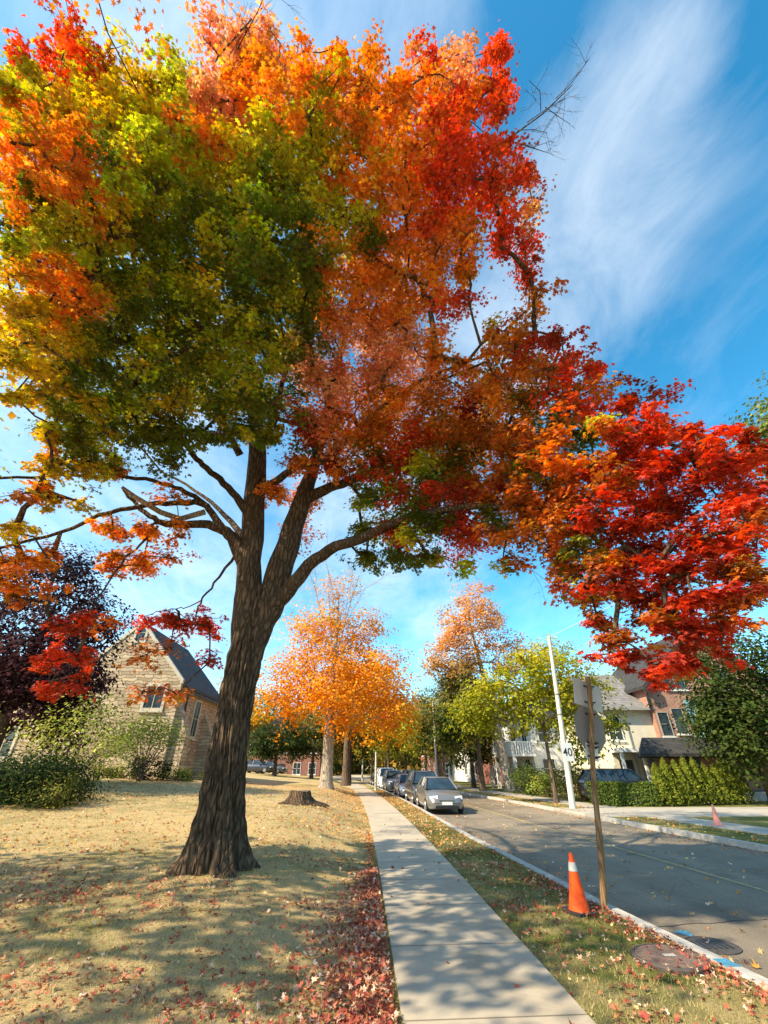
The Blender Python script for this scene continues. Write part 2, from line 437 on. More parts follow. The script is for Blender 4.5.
def leaf_mesh(name, mat, pos, nrm, size, colr, template, parent=None, off=(0, 0, 0), su=None, sz=None, spin=None):
    pos = np.asarray(pos, float) - np.asarray(off, float); n = len(pos)
    nrm = np.asarray(nrm, float); nrm = nrm / (np.linalg.norm(nrm, axis=1, keepdims=True) + 1e-9)
    a = RNG.normal(size=(n, 3)) if spin is None else np.asarray(spin, float)
    u = np.cross(nrm, a); u /= (np.linalg.norm(u, axis=1, keepdims=True) + 1e-9)
    w = np.cross(nrm, u)
    tv, tf = template
    size = np.broadcast_to(np.asarray(size, float), (n,))
    su = np.ones(n) if su is None else su; sz = np.ones(n) if sz is None else sz
    u = u * su[:, None]; nrm = nrm * sz[:, None]
    V = (pos[:, None, :] + size[:, None, None] * (tv[None, :, 0:1] * u[:, None, :] + tv[None, :, 1:2] * w[:, None, :] + tv[None, :, 2:3] * nrm[:, None, :])).reshape(-1, 3)
    k = len(tv); nf = len(tf)
    Fc = (tf[None, :, :] + (np.arange(n) * k)[:, None, None]).reshape(-1)
    me = bpy.data.meshes.new(name)
    me.vertices.add(len(V)); me.vertices.foreach_set('co', V.astype(np.float32).ravel())
    me.loops.add(len(Fc)); me.loops.foreach_set('vertex_index', Fc.astype(np.int32))
    me.polygons.add(n * nf)
    me.polygons.foreach_set('loop_start', np.arange(0, n * nf * 3, 3, dtype=np.int32))
    try: me.polygons.foreach_set('loop_total', np.full(n * nf, 3, dtype=np.int32))
    except Exception: pass
    me.update(calc_edges=True)
    at = me.attributes.new('leaf_colour', 'FLOAT_COLOR', 'FACE')
    c4 = np.ones((n, 4), np.float32); c4[:, :3] = np.clip(colr, 0, 1)
    at.data.foreach_set('color', np.repeat(c4, nf, axis=0).ravel())
    me.materials.append(mat)
    o = bpy.data.objects.new(name, me); COL.objects.link(o)
    if parent is not None: o.parent = parent
    return o

def jitter_cols(base, n, val=0.28, hue=0.10):
    base = np.asarray(base, float)
    c = np.broadcast_to(base, (n, 3)).copy()
    c *= np.exp(RNG.normal(0, val, (n, 1)))
    c *= np.exp(RNG.normal(0, hue, (n, 3)))
    return c

# -------- branch growing: attach clumps to a skeleton, nearest first
def grow(skel, clumps, r_tip=0.012, r_cap=0.10, origin=None, sag=0.06, limit=1.0):
    """skel: (N,3) nodes with their radii; clumps: (M,3). Returns list of polylines with radii."""
    nodes = [np.array(p) for p in skel['p']]; caps = list(skel['r'])
    par = [-1] * len(nodes); load = [0] * len(nodes)
    A = np.array(nodes)
    cl = np.asarray(clumps, float)
    dmin = np.array([np.min(np.linalg.norm(A - c, axis=1)) for c in cl])
    order = np.argsort(dmin)
    segs = []
    arr = np.zeros((len(nodes) + len(cl) * 5 + 5, 3)); arr[:len(nodes)] = A; cnt = len(nodes)
    kids = {}
    info = []
    for ci in order:
        c = cl[ci]
        d = np.linalg.norm(arr[:cnt] - c, axis=1)
        if origin is not None:
            # prefer nodes that lie between the clump and the trunk
            do = np.linalg.norm(arr[:cnt] - origin, axis=1)
            d = d + 0.35 * np.maximum(0, do - np.linalg.norm(c - origin))
        j = int(np.argmin(d)); s = arr[j].copy()
        L = np.linalg.norm(c - s)
        k = max(2, int(L / 0.55))
        pts = [s]
        bend = RNG.normal(0, 0.10 * L, 3); bend[2] += 0.10 * L
        prev = j; idx = []
        for i in range(1, k + 1):
            t = i / k
            p = s + (c - s) * t + bend * math.sin(math.pi * t) + RNG.normal(0, 0.025 * min(L, 2.0), 3) * (t < 1)
            pts.append(p)
            arr[cnt] = p if cnt < len(arr) else p
            par.append(prev); load.append(0); caps.append(r_cap); prev = cnt; idx.append(cnt); cnt += 1
            if cnt >= len(arr) - 2: arr = np.vstack([arr, np.zeros((2000, 3))])
        info.append((pts, idx, j))
        q = prev
        while q >= 0:
            load[q] += 1; q = par[q]
    out = []
    for pts, idx, j in info:
        rr = [min(r_cap, r_tip * max(1, load[i]) ** 0.5) for i in idx]
        r0 = min(caps[j] * 0.9 + 0.004, rr[0] * 1.25)
        out.append((pts, [r0] + rr))
    return out

# ------------------------------------------------------------------ ground, road, pavements
def build_ground():
    ys = list(np.arange(-40, 0, 4)) + list(np.arange(0, 14, 0.4)) + list(np.arange(14, 60, 1.2)) + list(np.arange(60, 200, 8)) + list(np.arange(200, 1201, 100))
    offl = [0, .2, .5, .9, 1.15, 1.5, 1.8, 2.2, 2.7, 3.2, 3.8, 4.5, 5.2, 6, 7, 8, 9.5, 11, 13, 15, 17, 20, 24, 30, 40, 60, 100, 250, 700, 1500]
    offr = [0, .3, 1, 2, 3.5, 6, 10, 20, 50, 150, 500, 1500]
    vs, fs = [], []
    for y in ys:
        a, b = kerb_l(y), kerb_r(y)
        row = [(a - 0.02 - o, y, ground_z(a - 0.02 - o, y)) for o in offl[::-1]]
        row += [(a + 0.02, y, -0.2), (b - 0.02, y, -0.2)]
        row += [(b + 0.02 + o, y, 0.0) for o in offr]
        vs += row
    n = len(offl) + 2 + len(offr)
    for i in range(len(ys) - 1):
        for k in range(n - 1):
            fs.append((i * n + k, i * n + k + 1, (i + 1) * n + k + 1, (i + 1) * n + k))
    m = MB(); m.add(vs, fs); o = m.build('ground', M['lawn'], smooth=True); tag(o, kind='structure')
def strip(name, mat, fl, fr, z, ys, thick=0.0, kind='structure'):
    vs, fs = [], []
    for y in ys:
        vs += [(fl(y), y, z), (fr(y), y, z)]
    for i in range(len(ys) - 1):
        fs.append((2 * i, 2 * i + 1, 2 * i + 3, 2 * i + 2))
    if thick:
        b = len(vs)
        vs += [(x, y, zz - thick) for x, y, zz in vs]
        for i in range(len(ys) - 1):
            fs.append((2 * i, 2 * i + 2, b + 2 * i + 2, b + 2 * i)); fs.append((2 * i + 1, b + 2 * i + 1, b + 2 * i + 3, 2 * i + 3))
        fs.append((0, b, b + 1, 1))
    m = MB(); m.add(vs, fs); return tag(m.build(name, mat), kind=kind)
build_ground()
YS = list(np.arange(-30, 40, 1.0)) + list(np.arange(40, 240, 5.0))
strip('road', M['asphalt'], lambda y: kerb_l(y) - 0.05, lambda y: kerb_r(y) + 0.05, ROAD_Z, YS)
strip('pavement', M['walk'], walk_l, walk_r, 0.03, YS, 0.1)
strip('kerb', M['concrete_kerb'], lambda y: kerb_l(y) - 0.02, lambda y: kerb_l(y) + 0.15, 0.018, YS, 0.2)
strip('kerb', M['concrete_kerb'], lambda y: kerb_r(y) - 0.15, lambda y: kerb_r(y) + 0.02, 0.018, YS, 0.2)
strip('centre_line', M['line'], lambda y: (0.49 * kerb_l(y) + .51 * kerb_r(y)) - .055, lambda y: (0.49 * kerb_l(y) + .51 * kerb_r(y)) + .055, ROAD_Z + 0.005, [y for y in YS if y < 150])
# tar seams on the near road
def seam(pts, w, name='tar_seam'):
    vs, fs = [], []
    for i, (x, y) in enumerate(pts):
        vs += [(x, y - w, ROAD_Z + 0.004), (x, y + w, ROAD_Z + 0.004)]
    for i in range(len(pts) - 1): fs.append((2 * i, 2 * i + 2, 2 * i + 3, 2 * i + 1))
    m = MB(); m.add(vs, fs); tag(m.build(name, M['trim_tar']), kind='structure')
M['trim_tar'] = simple('tar', (0.03, 0.028, 0.027), 0.8, 0.3, 9)
seam([(3.6 + i * 0.2, 7.5 + 0.03 * i + 0.03 * math.sin(i * 1.7)) for i in range(14)], 0.009)
#seam([(4.6 + i * 0.3, 5.9 - 0.1 * i + 0.05 * math.sin(i * 2.1)) for i in range(9)], 0.02)
# far side: driveway mouth and pavement
strip('driveway', M['drive'], lambda y: kerb_r(y) - 0.17, lambda y: 60.0, 0.022, list(np.arange(20.6, 25.3, 0.9)), 0.1)
strip('far_pavement', M['drive'], lambda y: kerb_r(y) + 1.7, lambda y: kerb_r(y) + 3.2, 0.02, [y for y in YS if y <= 20] + [20.55], 0.1)
strip('far_pavement', M['drive'], lambda y: kerb_r(y) + 1.7, lambda y: kerb_r(y) + 3.2, 0.02, [25.3] + [y for y in YS if y > 26 and y < 150], 0.1)

# ------------------------------------------------------------------ the big maple
TB = G(212, 868); TBx, TBy, TBz = TB
def D(px, py, d): return P(px, py, d)
maple = empty('maple_tree', TB, 'huge old maple with crown turning from green through orange to red beside the pavement', 'tree')
D0 = TBx * sy + TBy * cy        # forward distance of the trunk
def trunk_mesh():
    m = MB(TB)
    n = 220; vs, fs = [], []
    zs = [-0.15, 0, 0.05, 0.1, .16, .23, .31] + list(np.arange(.4, 5.1, .075))
    ph = RNG.uniform(0, 6.28, 8)
    for i, z in enumerate(zs):
        zz = max(0, z)
        r = 0.325 + 0.24 * math.exp(-zz / 0.36) + 0.06 * math.exp(-zz / 1.3)
        r *= 1.0 + 0.03 * math.sin(zz * 2.1)
        cx = TBx + .05 - 0.13 * math.sin(zz * 0.62); cyy = TBy + 0.02 * zz
        fl = math.exp(-zz / 0.55)
        for k in range(n):
            a = 2 * math.pi * k / n
            f = 1 + fl * (0.22 * math.sin(5 * a + ph[0]) + 0.13 * math.sin(8 * a + ph[1]) + 0.08 * math.sin(13 * a + ph[5]))
            f += 0.03 * math.sin(3 * a + ph[2] + zz * 0.5) + 0.022 * math.sin(11 * a + ph[3] + zz * 0.8) + 0.018 * math.sin(19 * a + ph[4] - zz * 1.1) + 0.012 * math.sin(27 * a + zz * 2.3)
            # widen towards the fork on the right-hand side
            fk = sstep((zz - 3.5) / 1.6) * 0.26 * max(0, math.cos(a)) ** 1.5
            al = a + 0.05 * math.sin(zz * 2.6 + 3 * a) + 0.035 * math.sin(zz * 5.3 + 7 * a)
            ridge = abs(math.sin(15 * al + 0.9 * math.sin(zz * 1.7 + 2 * a))) ** 0.55
            ridge2 = abs(math.sin(26 * al + 1.3 * math.sin(zz * 3.1 - 3 * a) + 1.0))
            rr = r * (f + fk) + 0.045 * (.7 + .5 * math.sin(zz * 4.7 + 6 * a + 2 * math.sin(3 * a))) * (ridge - .7) + 0.020 * (ridge2 - .6) + .016 * math.sin(zz * 11 + 13 * a + 3 * math.sin(8 * a)) + 0.008 * math.sin(zz * 21 + 9 * a + 2 * math.sin(5 * a))
            vs.append((cx + rr * math.cos(a), cyy + rr * math.sin(a), TBz + z))
    for i in range(len(zs) - 1):
        for k in range(n):
            k2 = (k + 1) % n
            fs.append((i * n + k, i * n + k2, (i + 1) * n + k2, (i + 1) * n + k))
    fs.append(tuple(range((len(zs) - 1) * n, len(zs) * n)))
    m.add(vs, fs)
    return m.build('trunk', M['bark'], maple, smooth=True)
trunk_mesh()
# limbs traced as (px, py, forward distance, radius)
d = D0
LIMBS = [
 [(236, 700, d, .16), (242, 660, d, .28), (246, 625, d, .34), (248, 600, d, .34), (250, 560, d, .31), (253, 520, d, .31), (256, 480, d-.1, .29), (257, 440, d-.4, .25), (253, 390, d-1.0, .2), (248, 330, d-1.9, .15), (244, 270, d-3.0, .11), (238, 200, d-4.2, .07), (232, 130, d-5.5, .045)],
 [(242, 705, d, .10), (249, 668, d, .20), (258, 635, d, .28), (267, 608, d, .31), (280, 570, d, .34), (291, 535, d, .30), (303, 497, d, .25), (314, 465, d, .2), (325, 425, d-.3, .17), (335, 375, d-.8, .14), (350, 320, d-1.6, .11), (368, 250, d-2.8, .08), (390, 170, d-4.2, .05), (410, 110, d-5.3, .035)],
 [(250, 672, d, .10), (261, 640, d, .20), (271, 612, d-.05, .25), (288, 590, d-.2, .22), (310, 565, d-.4, .18), (335, 547, d-.8, .155), (365, 537, d-1.3, .135), (395, 523, d-1.8, .115), (430, 512, d-2.2, .095), (480, 506, d-2.6, .08), (540, 510, d-3.0, .065), (600, 530, d-3.4, .05), (650, 560, d-3.6, .038), (700, 585, d-3.9, .028)],
 [(303, 500, d, .22), (325, 490, d-.1, .17), (349, 481, d-.3, .14), (385, 471, d-.8, .12), (425, 463, d-1.3, .105), (470, 452, d-1.9, .09), (520, 440, d-2.4, .075), (575, 432, d-2.9, .06), (640, 440, d-3.5, .045), (710, 455, d-4.2, .03)],
 [(262, 490, d-.1, .2), (275, 482, d-.3, .13), (297, 467, d-.7, .11), (329, 459, d-1.1, .09), (352, 435, d-1.5, .075), (385, 405, d-2.0, .06), (420, 380, d-2.5, .05), (470, 360, d-2.9, .04), (530, 345, d-3.3, .03)],
 [(246, 560, d, .28), (232, 538, d-.1, .18), (219, 528, d-.2, .145), (195, 524, d-.4, .12), (167, 523, d-.5, .10), (150, 516, d-.6, .075), (132, 500, d-.7, .05), (122, 488, d-.75, .035)],
 [(224, 531, d-.15, .13), (213, 515, d-.2, .11), (204, 504, d-.3, .10), (180, 503, d-.5, .085), (150, 505, d-.8, .075), (110, 512, d-1.0, .062), (60, 532, d-1.2, .048), (0, 549, d-1.5, .036), (-60, 560, d-1.9, .025)],
 [(207, 506, d-.3, .085), (195, 497, d-.4, .08), (175, 487, d-.7, .07), (146, 479, d-1.1, .06), (100, 477, d-1.6, .05), (57, 475, d-2.0, .042), (0, 478, d-2.6, .035), (-60, 470, d-3.2, .025)],
 [(250, 515, d-.1, .17), (236, 497, d-.3, .12), (219, 479, d-.6, .105), (203, 465, d-.9, .09), (188, 450, d-1.3, .08), (160, 415, d-2.0, .065), (125, 370, d-2.8, .05), (90, 310, d-3.8, .035)],
 [(240, 455, d-.3, .13), (222, 420, d-.9, .09), (195, 370, d-1.7, .07), (160, 300, d-2.8, .05), (120, 220, d-4.2, .04)],
 [(260, 450, d-.3, .13), (275, 410, d-.9, .09), (292, 350, d-1.7, .07), (310, 270, d-3.0, .05), (330, 190, d-4.2, .035)],
 [(300, 490, d+.2, .12), (312, 470, d+1.0, .09), (330, 452, d+2.0, .07), (350, 430, d+3.0, .05)],
 [(245, 540, d+.2, .12), (225, 515, d+1.2, .09), (195, 490, d+2.4, .06), (160, 470, d+3.4, .04)],
 [(248, 540, d, .07), (236, 553, d-.02, .05), (214, 583, d-.05, .032), (202, 600, d-.1, .026), (197, 612, d-.1, .02), (196, 622, d-.1, .014)],
 [(158, 526, d-.5, .045), (140, 545, d-.6, .033), (122, 562, d-.7, .028), (108, 583, d-.8, .024), (95, 605, d-.9, .02), (78, 625, d-1.0, .014)],
 [(202, 600, d-.1, .018), (185, 608, d-.1, .014), (165, 610, d-.1, .012), (140, 618, d-.15, .009)],
]
skel_p, skel_r = [], []
for li, L in enumerate(LIMBS):
    pts = np.array([D(a, b, c) for a, b, c, r in L]); rr = np.array([q[3] * (.90 if q[3] > .22 else .80) for q in L])
    # resample with a smooth curve
    t = np.arange(len(pts)); tt = np.linspace(0, len(pts) - 1, (len(pts) - 1) * 4 + 1)
    def cr(i, u):
        p0, p1, p2, p3 = pts[max(i-1, 0)], pts[i], pts[min(i+1, len(pts)-1)], pts[min(i+2, len(pts)-1)]
        return 0.5 * ((2*p1) + (-p0+p2)*u + (2*p0-5*p1+4*p2-p3)*u*u + (-p0+3*p1-3*p2+p3)*u**3)
    Q = [cr(min(int(s), len(pts)-2), s - min(int(s), len(pts)-2)) for s in tt]
    RQ = np.interp(tt, t, rr)
    Q = [q + (RNG.normal(0, 0.008 + 0.010 * min(1, .05 / r), 3) if 3 < i else 0) for i, (q, r) in enumerate(zip(Q, RQ))]
    m = MB(TB); m.tube(Q, list(RQ), 20 if RQ[0] > .2 else 10, True, 0.035)
    m.build('limb', M['bark'], maple, smooth=True)
    st = 20 if li < 2 else (12 if li == 2 else 4)
    for q, r in list(zip(Q, RQ))[st:]:
        skel_p.append(q); skel_r.append(r)

CELLS = [
"..q...sss...............",
"qqRq.hsSSpOp.qsR........",
"gYYYYgSOOOOOOsOR........",
"gYYYYgSOOggOOORR........",
"OOOOggOYgggOOORR........",
"OOOgGgggGggYORRRR.......",
"gOYOgGGgGGgOORORs.......",
"GggggGGGGGGOOOORq.......",
"YOOgGGYGGGOOOOO.q.......",
"YYOGGGgGGGOOOOq.p.......",
"YYYGGGggGGSSSs.oor......",
"YYGGGgGGGSSSSOOooRR.....",
"YYGGGYGGGsSOOoooooRRq...",
".gGGGGGGGrSOooOoooGRRRqq",
".YYg.p...ORRoGoOoOoRRRRR",
"pYp..p..OO.GGRroOooRRqRR",
"Y..OOp...p.GGGRooooRrrqo",
"OO.OOp.....GGGhhpoorrrro",
"Op...............qorrRro",
".qRqqRR...........ooRRrp",
".RR.ppq...........qrRrq.",
".Rq.pp..............q...",
]
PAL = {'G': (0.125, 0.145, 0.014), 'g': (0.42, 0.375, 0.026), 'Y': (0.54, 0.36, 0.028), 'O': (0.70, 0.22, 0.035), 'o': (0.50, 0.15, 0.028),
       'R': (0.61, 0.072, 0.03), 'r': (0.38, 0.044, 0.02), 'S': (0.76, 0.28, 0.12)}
SPARSE = {'q': 'R', 's': 'S', 'p': 'O', 'h': 'G'}
CTRL = [(60, 30, 13.0), (250, 20, 14.0), (510, 60, 13.0), (100, 200, 9.8), (250, 250, 9.3), (250, 400, 8.6), (30, 400, 8.6), (450, 200, 10.6), (530, 240, 11.5),
        (350, 350, 10.6), (420, 400, 9.4), (560, 350, 8.7), (650, 430, 7.6), (750, 460, 7.4), (560, 500, 7.3), (420, 520, 8.2), (650, 640, 6.7), (760, 580, 6.4),
        (60, 640, 10.2), (180, 630, 11.0), (130, 545, 11.2), (20, 550, 9.6), (40, 470, 9.2), (310, 515, 12.5), (300, 120, 11.0), (0, 100, 11.0), (345, 460, 9.6), (280, 440, 9.8)]
CT = np.array(CTRL, float)
def rng_at(px, py):
    w = 1 / (((CT[:, 0] - px) ** 2 + (CT[:, 1] - py) ** 2) + 200) ** 1.6
    return float((w * CT[:, 2]).sum() / w.sum())
def cell(c, r):
    if 0 <= r < len(CELLS) and 0 <= c < 24: return CELLS[r][c]
    return None
clumps = []        # (pos, radius, colour, nleaf)
CS = 32.0
for r in range(len(CELLS)):
    for c in range(24):
        ch = CELLS[r][c]
        if ch == '.': continue
        dens = 0.48 if ch in SPARSE else 1.0
        base = SPARSE.get(ch, ch)
        edge = any(cell(c + a, r + b) == '.' for a, b in ((1, 0), (-1, 0), (0, 1), (0, -1)))
        low = r >= 13
        layers = [0.0, 1.1, 2.4, 3.8] if not low else [0.0, 0.8, 1.7]
        if ch in SPARSE: layers = [0.0]
        if not low and c >= 10: layers = [0.0, 1.5, 3.1]
        if 9 <= r < 13 and 9 <= c <= 14: layers = [0.0, 2.2]
        for li, lo in enumerate(layers):
            nsub = 2 if li == 0 and dens == 1 else 1
            for s in range(nsub):
                j = 7 if edge else 13
                px = CS * (c + .5) + RNG.uniform(-j, j); py = CS * (r + .5) + RNG.uniform(-j, j) + (7 if r <= 2 else 0)
                rho = rng_at(px, py) + lo + RNG.uniform(-.35, .35)
                pos = PR(px, py, rho)
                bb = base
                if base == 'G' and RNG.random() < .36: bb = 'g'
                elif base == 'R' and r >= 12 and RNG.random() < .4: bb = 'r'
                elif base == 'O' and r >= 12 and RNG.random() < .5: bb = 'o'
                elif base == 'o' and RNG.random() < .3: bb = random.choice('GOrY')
                if RNG.random() < 0.36:
                    nb = cell(c + int(RNG.integers(-1, 2)), r + int(RNG.integers(-1, 2)))
                    if nb and nb != '.': bb = SPARSE.get(nb, nb)
                rad = (CS * 0.66) * (rho * F_PX / np.linalg.norm(ray(px, py)[0])) / F_PX
                if edge: rad *= (0.66 if dens == 1 else 0.85)
                n = int((150 if li == 0 else 95) * (1.5 if low else 1.0) * dens / nsub * (rad / 0.42) ** 1.5 * 2.25)
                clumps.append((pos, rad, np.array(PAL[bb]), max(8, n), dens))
# the part of the crown behind and outside the frame
CC = np.array([TBx + .2, TBy - .6, 10.6]); CR = np.array([8.4, 8.4, 6.6])
tries = 0; extra = 0
while extra < 190 and tries < 4000:
    tries += 1
    v = RNG.normal(size=3); v /= np.linalg.norm(v)
    if v[2] < -0.75: continue
    q = CC + v * CR * RNG.uniform(0.55, 1.0)
    if q[2] < 4.6: continue
    if q[2] > 8 and q[1] < TBy - 2.5 and RNG.random() < .7: continue
    pr = project(q); dist = np.linalg.norm(q - np.array([0, 0, H]))
    if pr and -30 < pr[0] < 798 and -30 < pr[1] < 1054:
        ch = cell(int(pr[0] // CS), int(pr[1] // CS))
        if ch is None or ch == '.' or ch in SPARSE: continue
        if any(cell(int(pr[0] // CS) + a, int(pr[1] // CS) + b) in ('.', None) for a in (-1, 0, 1) for b in (-1, 0, 1)): continue
        if dist < rng_at(*pr) + 3.5: continue
        col = PAL[ch]
    else:
        col = PAL[random.choice('YOgGO' if q[0] < TBx else 'OORgO')]
    clumps.append((q, RNG.uniform(.7, 1.0), np.array(col), 300, 1.0)); extra += 1

pos_l, nrm_l, siz_l, col_l = [], [], [], []
tw = MB(TB)
for (c, rad, col, n, dens) in clumps:
    k = max(2, int(round(n / 30)))
    sub = RNG.normal(size=(k, 3)) * np.array([.46, .46, .32]) * rad
    if len(sub): sub[0] = 0
    for s in sub:
        nn = max(4, int(n / k * RNG.uniform(.6, 1.4)))
        ctr = c + s
        if dens < 1 or RNG.random() < .5:
            tw.tube([c + RNG.normal(0, .02, 3), c + s * .5 + RNG.normal(0, .03, 3) * rad, ctr], [.009, .006, .003], 4, False)
        off = RNG.normal(size=(nn, 3)) * rad * np.array([.26, .26, .13])
        off[:, 2] -= 0.25 * (off[:, 0] ** 2 + off[:, 1] ** 2) / max(rad, .2)
        pp = ctr + off
        out = off + 0.6 * s
        nr = np.array([0, 0, 1.1]) + 1.1 * out / (rad + .1) + RNG.normal(0, .40, (nn, 3))
        cv = col * np.exp(RNG.normal(0, .2)) * np.exp(RNG.normal(0, .10, 3))
        pos_l.append(pp); nrm_l.append(nr)
        siz_l.append(RNG.uniform(.062, .122, nn)); col_l.append(jitter_cols(cv, nn, .22, .09))
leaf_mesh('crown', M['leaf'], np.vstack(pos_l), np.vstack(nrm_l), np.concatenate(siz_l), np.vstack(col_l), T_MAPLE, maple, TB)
print('maple leaves', sum(len(p) for p in pos_l), 'clumps', len(clumps))
org = P(258, 600, D0)
br = grow({'p': skel_p, 'r': skel_r}, [c[0] for c in clumps], 0.0105, 0.075, org)
for pts, rr in br: tw.tube(pts, rr, 5, False)
tw.build('branches', M['bark'], maple, smooth=True)
# bare twigs sticking out of the crown
def bare(base, tip, n, spread, parent, off, mat, r0=.02):
    m = MB(off); base = np.array(base); tip = np.array(tip)
    L = np.linalg.norm(tip - base)
    def rec(a, b, r, depth):
        mid = (a + b) / 2 + RNG.normal(0, .04 * np.linalg.norm(b - a), 3)
        m.tube([a, mid, b], [r, r * .8, r * .5], 3 if depth < 2 else 5, False)
        if depth <= 0: return
        for q in range(n if depth > 1 else 3):
            t = RNG.uniform(.25, .95); s = a + (b - a) * t
            dv = (b - a) / np.linalg.norm(b - a) + RNG.normal(0, spread, 3)
            ll = np.linalg.norm(b - a) * RNG.uniform(.35, .6)
            rec(s, s + dv / np.linalg.norm(dv) * ll, r * .5, depth - 1)
    rec(base, tip, r0, 3)
    return m.build('bare_branch', mat, parent)
bare(PR(500, 145, 11.6), PR(572, 85, 12.4), 5, .75, maple, TB, M['bark'], .017)
bare(PR(505, 140, 11.6), PR(545, 152, 12.2), 4, .7, maple, TB, M['bark'], .012)
bare(PR(195, 120, 12.5), PR(262, 8, 14.0), 5, .6, maple, TB, M['bark'], .022)
bare(PR(62, 60, 12.8), PR(75, 12, 13.2), 4, .6, maple, TB, M['bark'], .012)
bare(PR(480, 530, 7.4), PR(548, 582, 7.6), 4, .8, maple, TB, M['bark'], .006)
bare(PR(430, 545, 8.0), PR(462, 580, 8.1), 4, .8, maple, TB, M['bark'], .006)
m = MB(TB); m.tube([PR(205, 512, 11.6), PR(180, 519, 11.5), PR(160, 512, 11.3), PR(135, 497, 11.2), PR(122, 487, 11.15)], [.075, .07, .06, .055, .035], 9, True, .06)
m.build('broken_branch', M['bark_pale'], maple, smooth=True)

# ------------------------------------------------------------------ other trees
def leafy_tree(name, label, cat, base, height, lobes, palette, nleaf, leaf=.2, trunk_r=.3, fork=.3, bark='bark_brown', nclump=60, group=None,
               mat='leaf_far', lean=(0, 0), sparse_top=0.0, tip=.014, trunk_px=None, clr=.9, hang=0.0):
    """lobes: list of (dx,dy,z, rx,ry,rz, weight) relative to the base; palette(v, u) -> colour"""
    base = np.asarray(base, float)
    root = empty(name, base, label, cat, 0, group)
    zf = height * fork
    top = base + np.array([lean[0], lean[1], height * .86])
    fk = base + np.array([lean[0] * fork, lean[1] * fork, zf])
    m = MB(base)
    N = 9
    pts, rad = [], []
    for i in range(N + 1):
        t = i / N
        p = base + np.array([lean[0] * t, lean[1] * t, height * .86 * t]) + np.array([math.sin(t * 5 + base[0]), math.cos(t * 4 + base[1]), 0]) * .08 * trunk_r * 4 * t
        pts.append(p); rad.append(max(.03, trunk_r * (1 - t) ** .8 if t > fork else trunk_r * (1 - .35 * t / max(fork, .05) * fork)))
    pts.insert(0, base + np.array([0, 0, -.2])); rad.insert(0, trunk_r * 1.55); rad[1] = trunk_r * 1.4
    pts.insert(2, base + np.array([0, 0, .35])); rad.insert(2, trunk_r * 1.1)
    m.tube(pts, rad, 14, True, .04)
    w = np.array([l[6] for l in lobes], float); w /= w.sum()
    cl, cu = [], []
    for i in range(nclump):
        l = lobes[RNG.choice(len(lobes), p=w)]
        v = RNG.normal(size=3); v /= np.linalg.norm(v)
        q = base + np.array(l[:3]) + v * np.array(l[3:6]) * RNG.uniform(.35, 1.0) ** .7
        cl.append(q); cu.append(v)
    sk = []
    for i in range(8):
        t = fork + (1 - fork) * i / 8
        sk.append(base + np.array([lean[0] * t, lean[1] * t, height * .86 * t]))
    for pts, rr in grow({'p': sk, 'r': [trunk_r * .5] * len(sk)}, cl, tip, trunk_r * .45, fk): m.tube(pts, rr, 5, False)
    m.build('trunk', M[bark], root, smooth=True)
    P_, N_, S_, C_ = [], [], [], []
    zmin = min(c[2] for c in cl); zmax = max(c[2] for c in cl)
    mr = np.mean([np.mean(l[3:6]) for l in lobes]) * clr * 1.5 / max(1, (nclump / len(lobes))) ** (1 / 3)
    for q, v in zip(cl, cu):
        u = (q[2] - zmin) / (zmax - zmin + 1e-6)
        n = int(nleaf / nclump * (1 - sparse_top * u) * RNG.uniform(.7, 1.3))
        if n < 3: continue
        k = max(1, n // 18)
        subs = RNG.normal(size=(k, 3)) * np.array([.55, .55, .4]) * mr
        which = RNG.integers(0, k, n)
        off = subs[which] + RNG.normal(size=(n, 3)) * mr * np.array([.3, .3, .2])
        col = np.array(palette(u, v, q)) * math.exp(RNG.normal(0, .12))
        P_.append(q + off); N_.append(np.array([0, 0, 1 - hang]) + off / mr * .8 + v * .4 + RNG.normal(0, .5, (n, 3)))
        S_.append(RNG.uniform(.75, 1.3, n) * leaf); C_.append(jitter_cols(col, n, .22, .07))
    leaf_mesh('crown', M[mat], np.vstack(P_), np.vstack(N_), np.concatenate(S_), np.vstack(C_), T_RHOMB, root, base)
    return root
def pal(*cols):
    cols = [np.array(c) for c in cols]
    def f(u, v, q): return cols[RNG.integers(0, len(cols))]
    return f
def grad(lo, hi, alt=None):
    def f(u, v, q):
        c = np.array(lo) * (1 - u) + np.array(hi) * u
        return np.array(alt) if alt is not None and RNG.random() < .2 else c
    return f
OR, GO, YG, DG, MG = (.72, .27, .02), (.70, .36, .025), (.33, .36, .03), (.035, .055, .013), (.10, .13, .025)

# golden maple in the middle
b2 = G(326, 788)
golden = leafy_tree('maple_tree', 'golden orange maple with pale trunk standing on the lawn beyond the stump', 'tree', b2, 16.5,
   [(-.3, 0, 9.5, 3.2, 3.2, 4.5, 3), (-3.6, .3, 6.6, 3.2, 3.2, 2.6, 2.2), (3.3, -.3, 6.8, 3.2, 3.2, 2.6, 2.4), (0, -2.5, 6.8, 3, 2.5, 2.4, 1.6), (0, 3, 8, 3.6, 3, 3, 1.2), (4.9, -.4, 4.6, 1.7, 2, 1.6, .8), (.3, 0, 13.4, 2.0, 2.0, 2.6, .9), (-2.3, 0, 10.4, 2.2, 2.2, 2.2, 1.2), (2.4, 0, 10.6, 2.2, 2.2, 2.2, 1.2), (1.2, -1, 4.2, 1.3, 1.3, 1.4, .4)],
   grad((.74, .27, .012), (.74, .34, .05), (.72, .36, .015)), 29000, .19, .42, .27, 'bark_pale', 190, sparse_top=.5, tip=.015)
